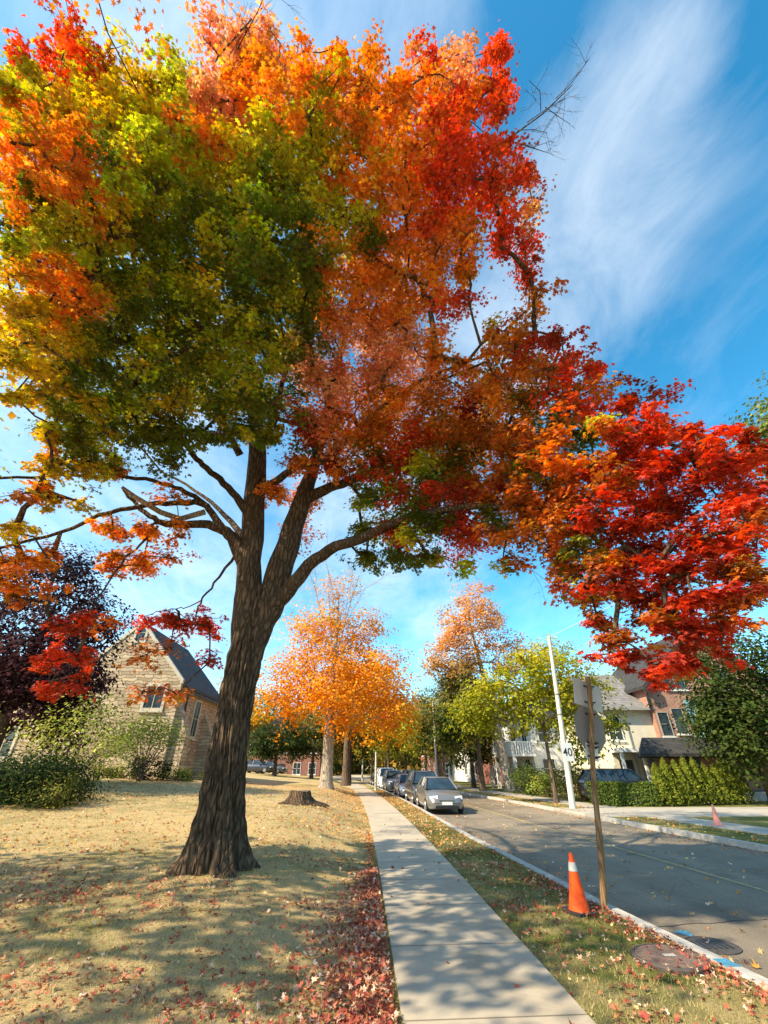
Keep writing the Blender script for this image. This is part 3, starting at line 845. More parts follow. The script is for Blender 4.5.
for dx, dz, l in ((-2.2, 5.0, 1), (1.8, 5.4, 1), (-.9, 6.0, 1)):
    bare(b2 + np.array([dx * .12, 0, 9.0]), b2 + np.array([dx, -.5, 10.3 + dz]), 5, .55, golden, b2, M['bark_pale'], .045)
# orange row behind it, over the pavement
leafy_tree('maple_tree', 'orange and rust maple overhanging the pavement left of the parked cars', 'tree', (-1.7, 47, .5), 15,
   [(2.5, -1, 8.5, 3.4, 3.4, 3.6, 2), (3.6, -2, 5.6, 2.4, 2.6, 2.6, 1.5), (0, 0, 9, 3.5, 3.5, 4, 1.5)], pal(OR, (.62, .2, .02), GO, (.5, .15, .04)), 9000, .25, .35, .3, 'bark_brown', 80, 'trees along the left pavement')
leafy_tree('maple_tree', 'rust red and gold tree further along the left pavement', 'tree', (-5.3, 74, .6), 16,
   [(2.5, -1, 8.5, 4, 4, 5, 2), (5, -2, 7, 3, 3, 3.5, 1)], pal((.55, .2, .03), GO, (.45, .12, .05)), 6500, .34, .35, .3, 'bark_brown', 60, 'trees along the left pavement')
# street trees on the right
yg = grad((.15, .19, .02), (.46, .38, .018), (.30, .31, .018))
leafy_tree('locust_tree', 'yellow green street tree with thin forked trunk beside the concrete pole', 'tree', G(557, 803), 9.6,
   [(-2.6, .3, 5.2, 2.4, 2.2, 2.0, 1.6), (.8, 0, 7.0, 2.6, 2.4, 2.0, 1.8), (2.7, -.2, 5.0, 2.2, 2.2, 2.0, 1.4), (-4.2, .2, 4.6, 1.4, 1.6, 1.2, .7), (1.8, .3, 3.2, 1.6, 1.6, 1.2, .7), (0, 1, 5.2, 2.4, 2.2, 2, .8)],
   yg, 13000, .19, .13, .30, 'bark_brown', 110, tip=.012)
bp = G(511, 791)
leafy_tree('plane_tree', 'tall street tree with thick pale trunk and thin salmon orange top', 'tree', bp, 19.5,
   [(-1.8, 0, 15.5, 3.4, 3, 3.6, 1.6), (-4.2, 0, 11, 2.6, 3, 3.0, 1.4), (1.2, 0, 11.5, 2.6, 2.6, 2.4, .8), (-2.5, 0, 8.6, 2.6, 2.6, 2.2, .9), (-3.8, .5, 7.0, 2.0, 2, 2.0, .7)],
   lambda u, v, q: np.array((.20, .19, .05)) * (1 - sstep(u * 1.7)) + np.array((.62, .28, .07)) * sstep(u * 1.7), 22000, .21, .46, .28, 'bark_pale', 160, sparse_top=.35, lean=(-2.2, 0), tip=.02)
leafy_tree('street_tree', 'dark green and brown tree between the parked cars and the pale trunk', 'tree', G(483, 791), 12,
   [(-1.2, 0, 7, 2.6, 2.6, 3.6, 2), (-2.6, 0, 5.2, 1.8, 2, 2.2, 1.2), (1.2, 0, 6.4, 2, 2, 2.4, 1)], pal(MG, (.07, .085, .02), (.16, .14, .03)), 8500, .22, .25, .3, 'bark_brown', 70)
for i, (x, y, h, cols, lab) in enumerate([
    (8.4, 66, 12, ((.30, .30, .03), (.42, .38, .03)), 'yellow green young tree right of the far parked cars'),
    (4.2, 84, 15, ((.36, .36, .03), (.5, .4, .03), (.25, .26, .03)), 'lime coloured tree on the far right of the street bend'),
    (1.6, 100, 17, ((.16, .18, .03), (.3, .27, .03)), 'olive tree at the end of the visible street'),
    (12.8, 78, 15, ((.12, .14, .03), (.25, .2, .04)), 'mixed green and tan tree behind the dark street tree')]):
    leafy_tree('street_tree', lab, 'tree', (x, y, 0), h, [(0, 0, h * .62, h * .26, h * .26, h * .3, 2), (-h * .1, 0, h * .45, h * .2, h * .2, h * .2, 1), (h * .12, -1, h * .5, h * .2, h * .2, h * .2, 1)],
        pal(*cols), 6000, .3, .2, .3, 'bark_brown', 50, 'far trees at the street bend')
for i, (x, y, h, lab) in enumerate([(9.6, 57, 11, 'leafy dark brown trunked tree left of the red brick house'), (8.6, 77, 13, 'brownish tree among the far trunks'), (12.0, 50.5, 9, 'small olive tree before the red brick house')]):
    leafy_tree('street_tree', lab, 'tree', (x + shift(y) * .5, y, 0), h, [(0, 0, h * .62, 2.6, 2.6, h * .28, 2), (-1.3, 0, h * .42, 1.8, 1.8, h * .2, 1), (1.3, -.5, h * .45, 1.8, 1.8, h * .2, 1)],
        pal((.10, .11, .02), (.22, .16, .03), (.05, .065, .016)), 6000, .25, .22, .3, 'bark_brown', 55, 'far trees at the street bend')
# dark and mixed trees behind the lawn
for i, (px, dd, h, w, cols, lab, fk) in enumerate([
    (275, 58, 6.3, 3.3, (DG, (.03, .05, .012), (.05, .07, .015)), 'dark round headed tree right of the big trunk, beyond the lawn', .32),
    (350, 66, 11, 4.2, (DG, MG, (.06, .08, .018)), 'dark green tree behind the golden maple, by the pavement end', .22),
    (312, 62, 9.5, 3.8, (MG, (.2, .17, .04), DG), 'mixed green tree directly behind the golden maple trunk', .25),
    (262, 85, 15, 6, ((.34, .2, .03), (.2, .17, .035), MG), 'tan and olive tree far behind the lawn', .28),
    (225, 80, 15, 6, ((.55, .27, .03), (.45, .3, .03)), 'gold tree far back behind the stone building', .28),
    (330, 100, 18, 7, ((.3, .24, .04), (.16, .16, .03), (.5, .3, .03)), 'tall olive and gold tree at the back of the street bend', .25),
    (385, 118, 16, 7, ((.34, .30, .04), (.2, .2, .03)), 'pale olive tree closing the view along the pavement', .25),
    (430, 125, 19, 8, ((.25, .22, .03), (.13, .15, .03)), 'farthest tall olive tree above the parked cars', .25)]):
    p = P(px, 768, dd); zb = ground_z(p[0], p[1])
    leafy_tree('far_tree', lab, 'tree', (p[0], p[1], zb), h, [(0, 0, h * .62, w, w, h * .30, 2), (-w * .5, 0, h * .45, w * .7, w * .7, h * .2, 1), (w * .5, 0, h * .48, w * .7, w * .7, h * .2, 1)],
        pal(*cols), 6500, .26 if dd < 80 else .36, .22, fk, 'bark_brown', 60, 'background trees')
fw_p, fw_n, fw_c = [], [], []
for k in range(460):
    px = RNG.uniform(150, 640); dd = RNG.uniform(140, 200); q = P(px, 768, dd); q[2] = 15 * RNG.random() ** 1.4
    off = RNG.normal(size=(110, 3)) * np.array([2.6, 2.6, 1.8]); pp = q + off; pp[:, 2] = np.maximum(pp[:, 2], .2)
    fw_p.append(pp); fw_n.append(off + np.array([0, 0, 1.5])); fw_c.append(jitter_cols([(.11, .12, .02), (.2, .15, .025), (.06, .075, .016), (.26, .15, .025)][RNG.integers(0, 4)], 110, .25, .08))
o = leaf_mesh('distant_wood', M['leaf_far'], np.vstack(fw_p), np.vstack(fw_n), RNG.uniform(1.0, 1.9, 460 * 110), np.vstack(fw_c), T_RHOMB)
tag(o, 'far belt of green and gold trees closing the street', 'wood', kind='stuff')
# purple tree at the left
pu = P(-16, 768, 21.0)
leafy_tree('copper_beech', 'dark purple leaved tree at the left in front of the stone building', 'tree', (pu[0], pu[1], ground_z(pu[0], pu[1])), 10.8,
   [(0, 0, 6.3, 3.6, 3.2, 3.3, 3), (1.9, -.3, 5.4, 2.1, 2.2, 2.8, 2.0), (-2.5, 0, 5, 3, 3, 3, 1.4), (2.2, -.5, 3.2, 1.5, 1.8, 1.6, 1.0), (.2, -.5, 9.0, 1.8, 1.8, 1.5, .8)],
   pal((.045, .018, .024), (.03, .014, .02), (.07, .025, .028)), 23000, .17, .3, .25, 'bark_brown', 130)
sh = (-15.2, 1.5)
leafy_tree('maple_tree', 'broad maple beyond the left edge that throws dappled shade over the near lawn', 'tree', (sh[0], sh[1], ground_z(*sh)), 13.5,
   [(0, 0, 8.6, 4.2, 4.6, 3.2, 3), (2.5, 2.8, 7.0, 2.6, 2.8, 2.0, 1.4), (2.0, -2.5, 6.4, 2.6, 2.8, 1.8, 1.2), (-2, 0, 7.5, 3, 3, 2.4, 1), (6.4, 0.4, 9.0, 1.9, 2.4, 1.2, .75), (5.2, 3.6, 8.4, 2.0, 2.0, 1.2, .5)],
   pal(OR, GO, YG), 6800, .24, .35, .25, 'bark_brown', 75)
# big dark maple at the right and pine-like crown above
pr_ = P(764, 768, 27.5)
leafy_tree('maple_tree', 'big dark green broadleaf tree standing over the thuja row at the right', 'tree', (pr_[0], pr_[1], 0), 10.5,
   [(.3, 0, 6.2, 3.6, 3.4, 3.6, 3), (-1.5, -.3, 4.4, 1.6, 2.0, 2.2, 1.4), (2.8, 0, 5.5, 3, 3, 3, 1.4), (-.6, -1.2, 2.9, 2.2, 1.8, 1.6, 1)],
   pal((.05, .075, .014), (.035, .055, .012), (.06, .08, .016)), 19000, .19, .35, .2, 'bark_brown', 110)
leafy_tree('pine_tree', 'tall pale green pine like crown high at the right edge', 'tree', (25.5, 17.0, 0), 22.5,
   [(0, 0, 19.5, 2.2, 2.2, 2.6, 2), (-2.2, 0, 18.2, 1.6, 1.6, 1.2, 1.4), (1.5, 0, 16.5, 3, 3, 2, 1.5), (-2.0, 0, 16.4, 1.6, 1.6, 1, .8), (0, 0, 13, 3.4, 3.4, 2, 1.2)],
   pal((.16, .19, .05), (.24, .24, .05), (.10, .13, .03)), 9000, .22, .35, .35, 'bark_brown', 80)
# tree behind the pitched roof
leafy_tree('street_tree', 'yellow green tree top rising behind the cream house roof', 'tree', (20.5, 47, 0), 14.5,
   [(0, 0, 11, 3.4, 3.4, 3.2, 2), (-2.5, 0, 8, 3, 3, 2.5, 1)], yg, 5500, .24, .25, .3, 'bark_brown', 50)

# ------------------------------------------------------------------ shrubs, hedge, thujas
def shrub(name, label, base, w, dp, h, cols, n, leaf=.09, mat='leaf_far', stems=6, airy=0.0, group=None, cat='shrub', lift=.0):
    base = np.asarray(base, float)
    root = empty(name, base, label, cat, 0, group)
    m = MB(base)
    k = max(8, int(n / 130)); cl = []
    for i in range(k):
        v = RNG.normal(size=3); v /= np.linalg.norm(v); v[2] = abs(v[2]) * (1 if RNG.random() < .8 else -.3)
        cl.append(base + np.array([v[0] * w * .5, v[1] * dp * .5, h * lift + h * (1 - lift) * (.35 + .6 * v[2])]) * np.array([1, 1, 1]) * 1.0)
    for i in range(stems):
        a = 2 * math.pi * i / stems; e = cl[i % k]
        m.tube([base + np.array([math.cos(a) * .05, math.sin(a) * .05, -.05]), base + (e - base) * .5 + np.array([0, 0, h * .12]), e], [.03, .02, .008], 5, False)
    for c in cl: m.tube([base + np.array([0, 0, h * .2]), base + (c - base) * .6 + RNG.normal(0, .05, 3), c], [.014, .01, .004], 4, False)
    m.build('stem', M['bark_brown'], root)
    P_, N_, C_ = [], [], []
    rr = (w * dp * h) ** (1 / 3) * (.34 if not airy else .27)
    for c in cl:
        q = int(n / k); off = RNG.normal(size=(q, 3)) * rr * np.array([.55, .55, .4])
        P_.append(c + off); N_.append(np.array([0, 0, .9]) + off / rr + (c - base) / h * .6 + RNG.normal(0, .5, (q, 3)))
        C_.append(jitter_cols(np.array(cols[RNG.integers(0, len(cols))]) * math.exp(RNG.normal(0, .15)), q, .25, .07))
    pp = np.vstack(P_); pp[:, 2] = np.maximum(pp[:, 2], base[2] + .03)
    leaf_mesh('foliage', M[mat], pp, np.vstack(N_), RNG.uniform(.7, 1.3, len(pp)) * leaf, np.vstack(C_), T_RHOMB, root, base)
    return root
gb = lambda px, d: (lambda p: np.array([p[0], p[1], ground_z(p[0], p[1])]))(P(px, 790, d))
shrub('shrub', 'airy light green shrub between the juniper and the purple tree', gb(62, 19.5), 3.6, 2.6, 3.4, [(.36, .37, .07), (.42, .41, .09), (.26, .29, .05)], 2900, .12, airy=1, stems=9, lift=.2)
shrub('juniper_shrub', 'dark spreading juniper at the left edge of the lawn', gb(8, 16.5), 4.6, 3.0, 1.0, [(.016, .03, .008), (.02, .036, .009), (.06, .085, .016)], 15000, .085, 'needle', lift=.1)
shrub('round_shrub', 'low rounded bush with yellow tips in front of the juniper', gb(56, 15.6), 1.75, 1.3, .72, [(.05, .065, .012), (.30, .27, .05), (.16, .16, .03)], 2600, .065)
shrub('shrub', 'small vase shaped shrub in front of the stone gable window', gb(136, 26.0), 3.0, 2.2, 2.9, [(.22, .26, .05), (.30, .32, .07)], 2300, .13, airy=1, stems=7, lift=.35)
shrub('shrub', 'dark low shrub at the foot of the stone gable', gb(143, 27.4), 2.2, 1.3, 1.15, [(.02, .03, .01), (.04, .05, .015)], 1400, .12)
for i, (px, d, lab) in enumerate([(92, 27.5, 'yellowing perennial clump left under the stone gable'), (118, 27.6, 'pale green perennial clump under the stone gable'), (172, 28.6, 'low green plant at the stone gable corner'), (186, 29.6, 'low green plant beside the buttress')]):
    shrub('border_plant', lab, gb(px, d), 1.8, .9, .55, [(.24, .25, .05), (.12, .16, .03)] if i < 2 else [(.06, .09, .02), (.12, .14, .03)], 700, .11, group='plants along the stone building', cat='plant')
# right-hand garden shrubs under the yellow-green tree
for i, (px, d, w, h, cols, lab) in enumerate([
    (522, 39, 2.6, 1.5, ((.06, .09, .02), (.12, .15, .03)), 'rounded green shrub by the pale thick trunk'),
    (536, 37, 2.4, 1.6, ((.05, .075, .018), (.09, .12, .03)), 'dark green shrub below the white balcony'),
    (549, 35, 2.2, 1.3, ((.2, .24, .04), (.28, .28, .05)), 'light yellow green shrub behind the thin trunk'),
    (568, 33, 2.4, 1.7, ((.12, .15, .03), (.2, .2, .04)), 'leafy shrub behind the concrete pole'),
    (588, 31, 1.6, 1.3, ((.36, .22, .05), (.3, .28, .06)), 'tan and orange shrub at the left end of the clipped hedge'),
    (528, 43, 1.4, 2.2, ((.02, .035, .012), (.03, .045, .015)), 'small dark conifer by the white porch')]):
    shrub('garden_shrub', lab, gb(px, d), w, 1.8, h, cols, 1800, .13, group='front garden shrubs')

def hedge(name, label, x0, y0, x1, y1, wd, h, cols, n):
    a = np.array([x0, y0]); b = np.array([x1, y1]); L = np.linalg.norm(b - a); ang = math.atan2(b[1] - a[1], b[0] - a[0])
    root = empty(name, (x0, y0, 0), label, 'hedge', ang)
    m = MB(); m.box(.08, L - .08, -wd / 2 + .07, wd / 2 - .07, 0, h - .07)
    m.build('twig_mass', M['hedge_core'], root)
    u = RNG.uniform(0, 1, n); side = RNG.integers(0, 4, n)
    x = RNG.uniform(0, L, n); y = np.where(side == 0, -wd / 2, np.where(side == 1, wd / 2, RNG.uniform(-wd / 2, wd / 2, n)))
    z = np.where(side >= 2, h, RNG.uniform(.02, h, n)); 
    nr = np.stack([np.zeros(n), np.where(side == 0, -1., np.where(side == 1, 1., 0)), np.where(side >= 2, 1., .2)], 1) + RNG.normal(0, .55, (n, 3))
    pp = np.stack([x, y, z], 1) + RNG.normal(0, .035, (n, 3)) + (np.sin(x * 5.1) * .03 + np.sin(x * 2.3) * .03)[:, None] * np.array([0, -1, 1])
    cc = np.array(cols)[RNG.integers(0, len(cols), n)] * np.exp(RNG.normal(0, .25, (n, 1)))
    leaf_mesh('foliage', M['needle'], pp, nr, RNG.uniform(.06, .11, n), cc, T_RHOMB, root)
    return root
HA = G(596, 806); HB = G(664, 807)
hedge('clipped_hedge', 'low clipped green hedge in front of the dark parked car', HA[0], HA[1] + .4, HB[0], HB[1] + .5, .8, .98, [(.07, .11, .018), (.05, .08, .015), (.14, .17, .03)], 9000)
TA = G(672, 807); TE = G(752, 804.5)
NT = 9
ordn = ['first', 'second', 'third', 'fourth', 'fifth', 'sixth', 'seventh', 'eighth', 'ninth']
for i in range(NT):
    t = i / (NT - 1); p = TA * (1 - t) + TE * t; p[1] += .5
    h = 2.05 + RNG.uniform(-.28, .22)
    root = empty('thuja', p, ordn[i] + ' narrow yellow green thuja from the clipped hedge end of the row', 'shrub', 0, 'thuja row in front of the porch')
    m = MB(p); m.tube([p + (0, 0, -.05), p + (0, 0, h * .9)], [.05, .015], 6, False); m.build('stem', M['bark_brown'], root)
    n = 2300
    tz = RNG.uniform(0, 1, n) ** .8; a = RNG.uniform(0, 6.283, n)
    w0 = .58 * (1 - tz) ** .62 * (1 + .18 * np.sin(3 * a + i + 6 * tz)) * np.where(tz < .12, .75 + tz * 2, 1) * RNG.uniform(.72, 1.04, n)
    pp = np.stack([np.cos(a) * w0, np.sin(a) * w0, .04 + tz * h], 1) + p
    nr = np.stack([np.cos(a), np.sin(a), np.full(n, .15)], 1) + RNG.normal(0, .5, (n, 3))
    cb = np.where(RNG.random((n, 1)) < .5, np.array([[.10, .125, .014]]), np.array([[.17, .18, .02]]))
    leaf_mesh('foliage', M['needle'], pp, nr, RNG.uniform(.07, .14, n), cb * np.exp(RNG.normal(0, .25, (n, 1))), T_RHOMB, root, p)

# ------------------------------------------------------------------ buildings
def window(root, x, z, w, h, y, frame='white', mull=1, bars=1, sill=True, depth=.06, axis='y', sgn=-1, fw=.06):
    """window on a wall plane; axis 'y': plane y=const facing sgn*y ; axis 'x': plane x=const, x is then the y coordinate"""
    def bx(m, a0, a1, o0, o1, z0, z1):
        lo, hi = sorted((y + sgn * o0, y + sgn * o1))
        if axis == 'y': m.box(a0, a1, lo, hi, z0, z1)
        else: m.box(lo, hi, a0, a1, z0, z1)
    f = MB()
    bx(f, x - w/2 - fw, x - w/2, -.04, depth, z - fw, z + h + fw); bx(f, x + w/2, x + w/2 + fw, -.04, depth, z - fw, z + h + fw)
    bx(f, x - w/2, x + w/2, -.04, depth, z + h, z + h + fw); bx(f, x - w/2, x + w/2, -.04, depth, z - fw, z)
    for i in range(mull):
        xx = x - w/2 + w * (i + 1) / (mull + 1); bx(f, xx - .02, xx + .02, -.04, depth * .7, z, z + h)
    for i in range(bars):
        zz = z + h * (i + 1) / (bars + 1); bx(f, x - w/2, x + w/2, -.04, depth * .62, zz - .018, zz + .018)
    win = f.build('window', M[frame], root)
    g = MB(); bx(g, x - w/2, x + w/2, -.03, .018, z, z + h); g.build('pane', M['glass'], win)
    if sill:
        s = MB(); bx(s, x - w/2 - fw - .05, x + w/2 + fw + .05, -.02, depth + .06, z - fw - .10, z - fw - .004); s.build('sill', M['stone_trim' if frame == 'stone_trim' else 'white'], win)
    return win

# --- stone building: gable front facing the camera
gc = P(160, 776, 30.0); gx1 = gc[0]; gy0 = gc[1]; gz = ground_z(gx1, gy0) - .15
W_, EAVE, APEX, DEP = 7.6, 5.55, 9.5, 8.6
sb = empty('stone_building', (gx1, gy0, gz), 'pale rubble stone gabled building with slate roof left of the big trunk', 'building', R(-1.0))
m = MB()
m.prism([(-W_, 0), (0, 0), (0, EAVE), (-W_/2, APEX), (-W_, EAVE)], 'y', 0, DEP); m.build('wall', M['stone'], sb)
r = MB()
for sx in (0, 1):
    xe, xa = (0.32, -W_/2) if sx == 0 else (-W_ - .32, -W_/2)
    ze = EAVE - .32 * (APEX - EAVE) / (W_/2)
    r.add([(xe, .18, ze + .03), (xa, .18, APEX + .03), (xa, DEP, APEX + .03), (xe, DEP, ze + .03), (xe, .18, ze + .2), (xa, .18, APEX + .22), (xa, DEP, APEX + .22), (xe, DEP, ze + .2)],
          [(0, 1, 2, 3), (4, 5, 6, 7), (0, 1, 5, 4), (2, 3, 7, 6), (0, 3, 7, 4)])
r.build('roof', M['slate'], sb)
cpg = MB()
for s in (-1, 1):
    a = (-W_/2 + s * (W_/2 + .06), EAVE - .05); b = (-W_/2, APEX)
    cpg.add([(a[0], -.06, a[1]), (b[0], -.06, b[1]), (b[0], .17, b[1]), (a[0], .17, a[1]), (a[0], -.06, a[1] + .3), (b[0], -.06, b[1] + .34), (b[0], .17, b[1] + .34), (a[0], .17, a[1] + .3)],
            [(0, 1, 2, 3), (4, 5, 6, 7), (0, 1, 5, 4), (2, 3, 7, 6), (0, 3, 7, 4), (1, 2, 6, 5)])
cpg.build('coping', M['stone_trim'], sb)
pl = MB(); pl.box(-W_ - .05, .06, -.08, -.003, 0, .55); pl.build('plinth', M['stone'], sb)
def in_wall(px, py): # local x,z on the gable plane for a pixel
    q = P(px, py, 30.0); return q[0] - gx1, q[2] - gz
wx, wz = in_wall(152, 708); window(sb, wx, wz, 1.15, 1.3, 0, 'stone_trim', 1, 0, True, .07, fw=.17)
wx, wz = in_wall(140, 641); window(sb, wx, wz, .62, 1.15, 0, 'stone_trim', 0, 1, False, .07, fw=.15)
window(sb, 3.6, 2.6, 1.0, 2.2, 0, 'stone_trim', 1, 1, True, .07, 'x', 1, fw=.16)
bt = MB(); bt.prism([(.003, 0), (.9, 0), (.9, 2.6), (.5, 3.4), (.003, 4.3)], 'y', .25, 1.0); bt.build('buttress', M['stone'], sb)
bt = MB(); bt.prism([(.003, 0), (.9, 0), (.9, 2.6), (.5, 3.4), (.003, 4.3)], 'y', 5.2, 5.95); bt.build('buttress', M['stone'], sb)
dp = MB(); dp.tube([(.07, 1.35, .1), (.07, 1.35, 5.2)], .055, 8); dp.tube([(.3, .2, 5.12), (.3, DEP - .2, 5.12)], .07, 8); dp.build('downpipe', M['trim_dark'], sb)
dr = MB(); dr.box(.003, .06, 6.7, 7.9, 0.05, 2.3); dr.build('door', M['trim_dark'], sb)
# west wing
wg = MB(); wg.box(-26, -W_ - .004, 1.4, 8.0, 0, 5.0); wg.build('wall', M['stone'], sb)
wg = MB(); wg.prism([(1.0, 5.003), (8.4, 5.003), (4.7, 8.2)], 'x', -26.3, -W_ + .6); wg.build('roof', M['slate'], sb)
for k in range(4): window(sb, -11.2 - k * 3.6, 1.3, 1.2, 1.7, 1.4, 'stone_trim', 1, 1, True, .07, fw=.16)

# --- cream stucco house + brick house on the right
def hx(px, py, d): return P(px, py, d)
S0 = P(604, 720, 35.0); S1 = P(654.5, 720, 35.0)
hs = empty('stucco_house', (S0[0], S0[1], 0), 'cream stucco house with grey shingle roof behind the dark parked car', 'house', R(-2.0))
sw = S1[0] - S0[0]; 
m = MB(); m.box(0, sw, 0, 8, 0, 5.65); m.build('wall', M['stucco'], hs)
m = MB(); m.prism([(-.45, 5.55), (0, 5.66), (4.2, 8.75), (8.4, 5.6), (8.3, 5.5), (4.2, 8.5), (0, 5.5)], 'x', -.4, sw - .02); m.build('roof', M['shingle'], hs)
m = MB(); m.box(-.4, sw - .03, -.55, -.452, 5.42, 5.57); m.tube([(1.55, -.08, 5.4), (1.55, -.08, .3)], .05, 8); m.build('gutter', M['grey_frame'], hs)
window(hs, .62, 3.5, .95, 1.5, 0, 'white', 1, 2)
m = MB(); m.box(-.15, 1.7, -1.5, -.004, 2.65, 2.9); m.build('porch_roof', M['white'], hs)
for xx in (0.0, 1.5):
    c = MB(); c.box(xx - .09, xx + .09, -1.4, -1.22, 0, 2.646); c.build('porch_column', M['white'], hs)
m = MB(); m.box(.35, 1.3, -.05, -.004, .1, 2.2); m.build('door', M['trim_dark'], hs)
m = MB(); m.box(1.95, sw - .3, -.3, -.004, 0, 2.4); m.build('stone_base', M['stone'], hs)

B0 = P(655.5, 720, 34.5)
bh = empty('brick_house', (B0[0] + .02, B0[1], 0), 'orange brick house with black porch canopy behind the thujas', 'house', R(-2.0))
m = MB(); m.prism([(0, 0), (9.4, 0), (9.4, 7.2), (4.7, 11.2), (0, 7.2)], 'y', 0, 9); m.build('wall', M['brick'], bh)
m = MB()
for xe, xa in ((-.45, 4.7), (9.85, 4.7)):
    ze = 7.2 - .45 * 4 / 4.7
    m.add([(xe, -.45, ze + .02), (xa, -.45, 11.23), (xa, 9.3, 11.23), (xe, 9.3, ze + .02), (xe, -.45, ze + .26), (xa, -.45, 11.5), (xa, 9.3, 11.5), (xe, 9.3, ze + .26)],
          [(0, 1, 2, 3), (4, 5, 6, 7), (0, 1, 5, 4), (2, 3, 7, 6), (0, 3, 7, 4)])
m.build('roof', M['dark_shingle'], bh)
def bw(px, py): q = P(px, py, 34.5); return q[0] - B0[0], q[2]
m = MB(); m.prism([(-.52, 6.55), (.15, 6.75), (.15, 7.4), (-.52, 6.85)], 'y', -.6, -.46); m.build('bargeboard', M['trim_dark'], bh)
m = MB(); m.box(-.2, -.05, -.10, -.004, 5.4, 6.6); m.build('drainpipe', M['trim_dark'], bh)
x1, z1 = bw(668.5, 735.5); window(bh, x1, z1, .72, 1.5, 0, 'grey_frame', 0, 1)
x2, z2 = bw(683.5, 733); window(bh, x2, z2, .78, 1.6, 0, 'grey_frame', 0, 1)
x3, z3 = bw(677.5, 689); window(bh, x3 - .1, z3, 1.5, 1.35, 0, 'grey_frame', 1, 1)
window(bh, 5.9, z3, 1.1, 1.35, 0, 'grey_frame', 1, 1)
m = MB(); m.box(x2 + .75, x2 + 1.15, -.12, -.004, 2.9, 6.1); m.build('corner_board', M['blue_trim'], bh)
m = MB(); m.box(x2 + 1.153, x2 + 3.6, -.9, -.004, 3.2, 6.0); m.build('bay', M['blue_trim'], bh)
window(bh, x2 + 2.4, 3.9, 1.5, 1.5, -.9, 'white', 1, 1)
# porch canopy in front of the brick house
e0 = P(648, 752, 30.5); e1 = P(770, 752, 30.5)
pc0, pc1 = e0[0] - B0[0], 7.8
yf = (e0[1] - B0[1])
m = MB(); m.add([(pc0 - .5, yf - .4, 2.5), (pc1, yf - .4, 2.5), (pc1, -.02, 2.5), (pc0 + 1.5, -.02, 2.5), (pc0 + .7, yf + 1.2, 3.45), (pc1 - .4, yf + 1.2, 3.45), (pc1 - .4, -.02, 3.45), (pc0 + 2.2, -.02, 3.45),
                 (pc0 - .5, yf - .4, 2.32), (pc1, yf - .4, 2.32), (pc1, -.02, 2.32), (pc0 + 1.5, -.02, 2.32)],
                [(0, 1, 5, 4), (1, 2, 6, 5), (3, 0, 4, 7), (4, 5, 6, 7), (8, 9, 1, 0), (9, 10, 2, 1), (11, 8, 0, 3), (8, 9, 10, 11)])
m.build('porch_canopy', M['dark_shingle'], bh)
for xx in (pc0 + .15, pc0 + 3.0, pc1 - .5):
    c = MB(); c.box(xx, xx + .24, yf, yf + .24, 0, 2.318); c.build('porch_post', M['trim_dark'], bh)
m = MB(); m.box(pc0 + 1.6, pc1, yf + .3, -.02, 0, .45); m.build('porch_floor', M['grey_frame'], bh)
m = MB(); m.box(1.2, 2.2, -.06, -.004, .46, 2.28); m.build('door', M['trim_dark'], bh)

# --- white house with balcony and further houses
def row_house(name, label, x, y, w, dep, h, roofh, wallm, roofm, rz, balcony=False, group=None, nwin=3):
    o = empty(name, (x, y, 0), label, 'house', rz, group)
    m = MB(); m.box(0, w, 0, dep, 0, h); m.build('wall', M[wallm], o)
    m = MB(); m.prism([(-.5, h + .003), (w + .5, h + .003), (w / 2, h + roofh)], 'y', -.5, dep + .5); m.build('roof', M[roofm], o)
    for fl in range(2):
        for k in range(nwin):
            xx = w * (k + .5) / nwin
            if fl == 0 and k == nwin // 2:
                d_ = MB(); d_.box(xx - .5, xx + .5, -.05, -.004, .2, 2.3); d_.build('door', M['trim_dark'], o); continue
            window(o, xx, .9 + fl * 2.9, 1.1, 1.5, 0, 'white', 1, 1)
            window(o, dep * (k + .5) / nwin, .9 + fl * 2.9, 1.1, 1.5, 0, 'white', 1, 1, True, .06, 'x', -1)
    if balcony:
        m = MB(); m.box(-2.2, -.004, -.6, dep * .75, 2.62, 2.8); m.build('balcony_floor', M['white'], o)
        ra = MB()
        ra.box(-2.2, -2.12, -.6, dep * .75, 3.72, 3.82); ra.box(-2.119, -.004, -.6, -.52, 3.72, 3.82)
        for k in range(int(dep * .75 / .22)): ra.box(-2.19, -2.13, -.58 + k * .22, -.48 + k * .22, 2.803, 3.717)
        for k in range(9): ra.box(-2.1 + k * .23, -1.99 + k * .23, -.59, -.53, 2.803, 3.717)
        ra.build('railing', M['white'], o)
        for yy in (-.5, dep * .22, dep * .5, dep * .72):
            c = MB(); c.box(-2.15, -1.85, yy, yy + .3, 0, 2.617); c.build('column', M['white'], o)
    return o
row_house('white_house', 'white two storey house with railed balcony over a columned porch', 15.6, 44, 8, 9, 6.0, 3.0, 'white', 'shingle', R(3), True)
row_house('red_brick_house', 'red brick house half hidden beyond the pale thick trunk', 16.4, 58, 8, 9, 6.2, 3.2, 'brick_red', 'dark_shingle', R(6), False, 'houses further along the right side')
row_house('cream_house', 'pale house showing white between the far trunks on the right', 15.5, 71, 8, 10, 6.0, 3.2, 'white', 'shingle', R(9), False, 'houses further along the right side')
row_house('red_brick_house', 'farthest red brick house on the right side of the street', 13.5, 88, 8, 10, 6.4, 3.2, 'brick_red', 'dark_shingle', R(12), False, 'houses further along the right side')
row_house('red_brick_house', 'red brick building beyond the lawn behind the golden maple', -19, 78, 12, 9, 6.2, 3.2, 'brick_red', 'dark_shingle', 0, False, None, 5)

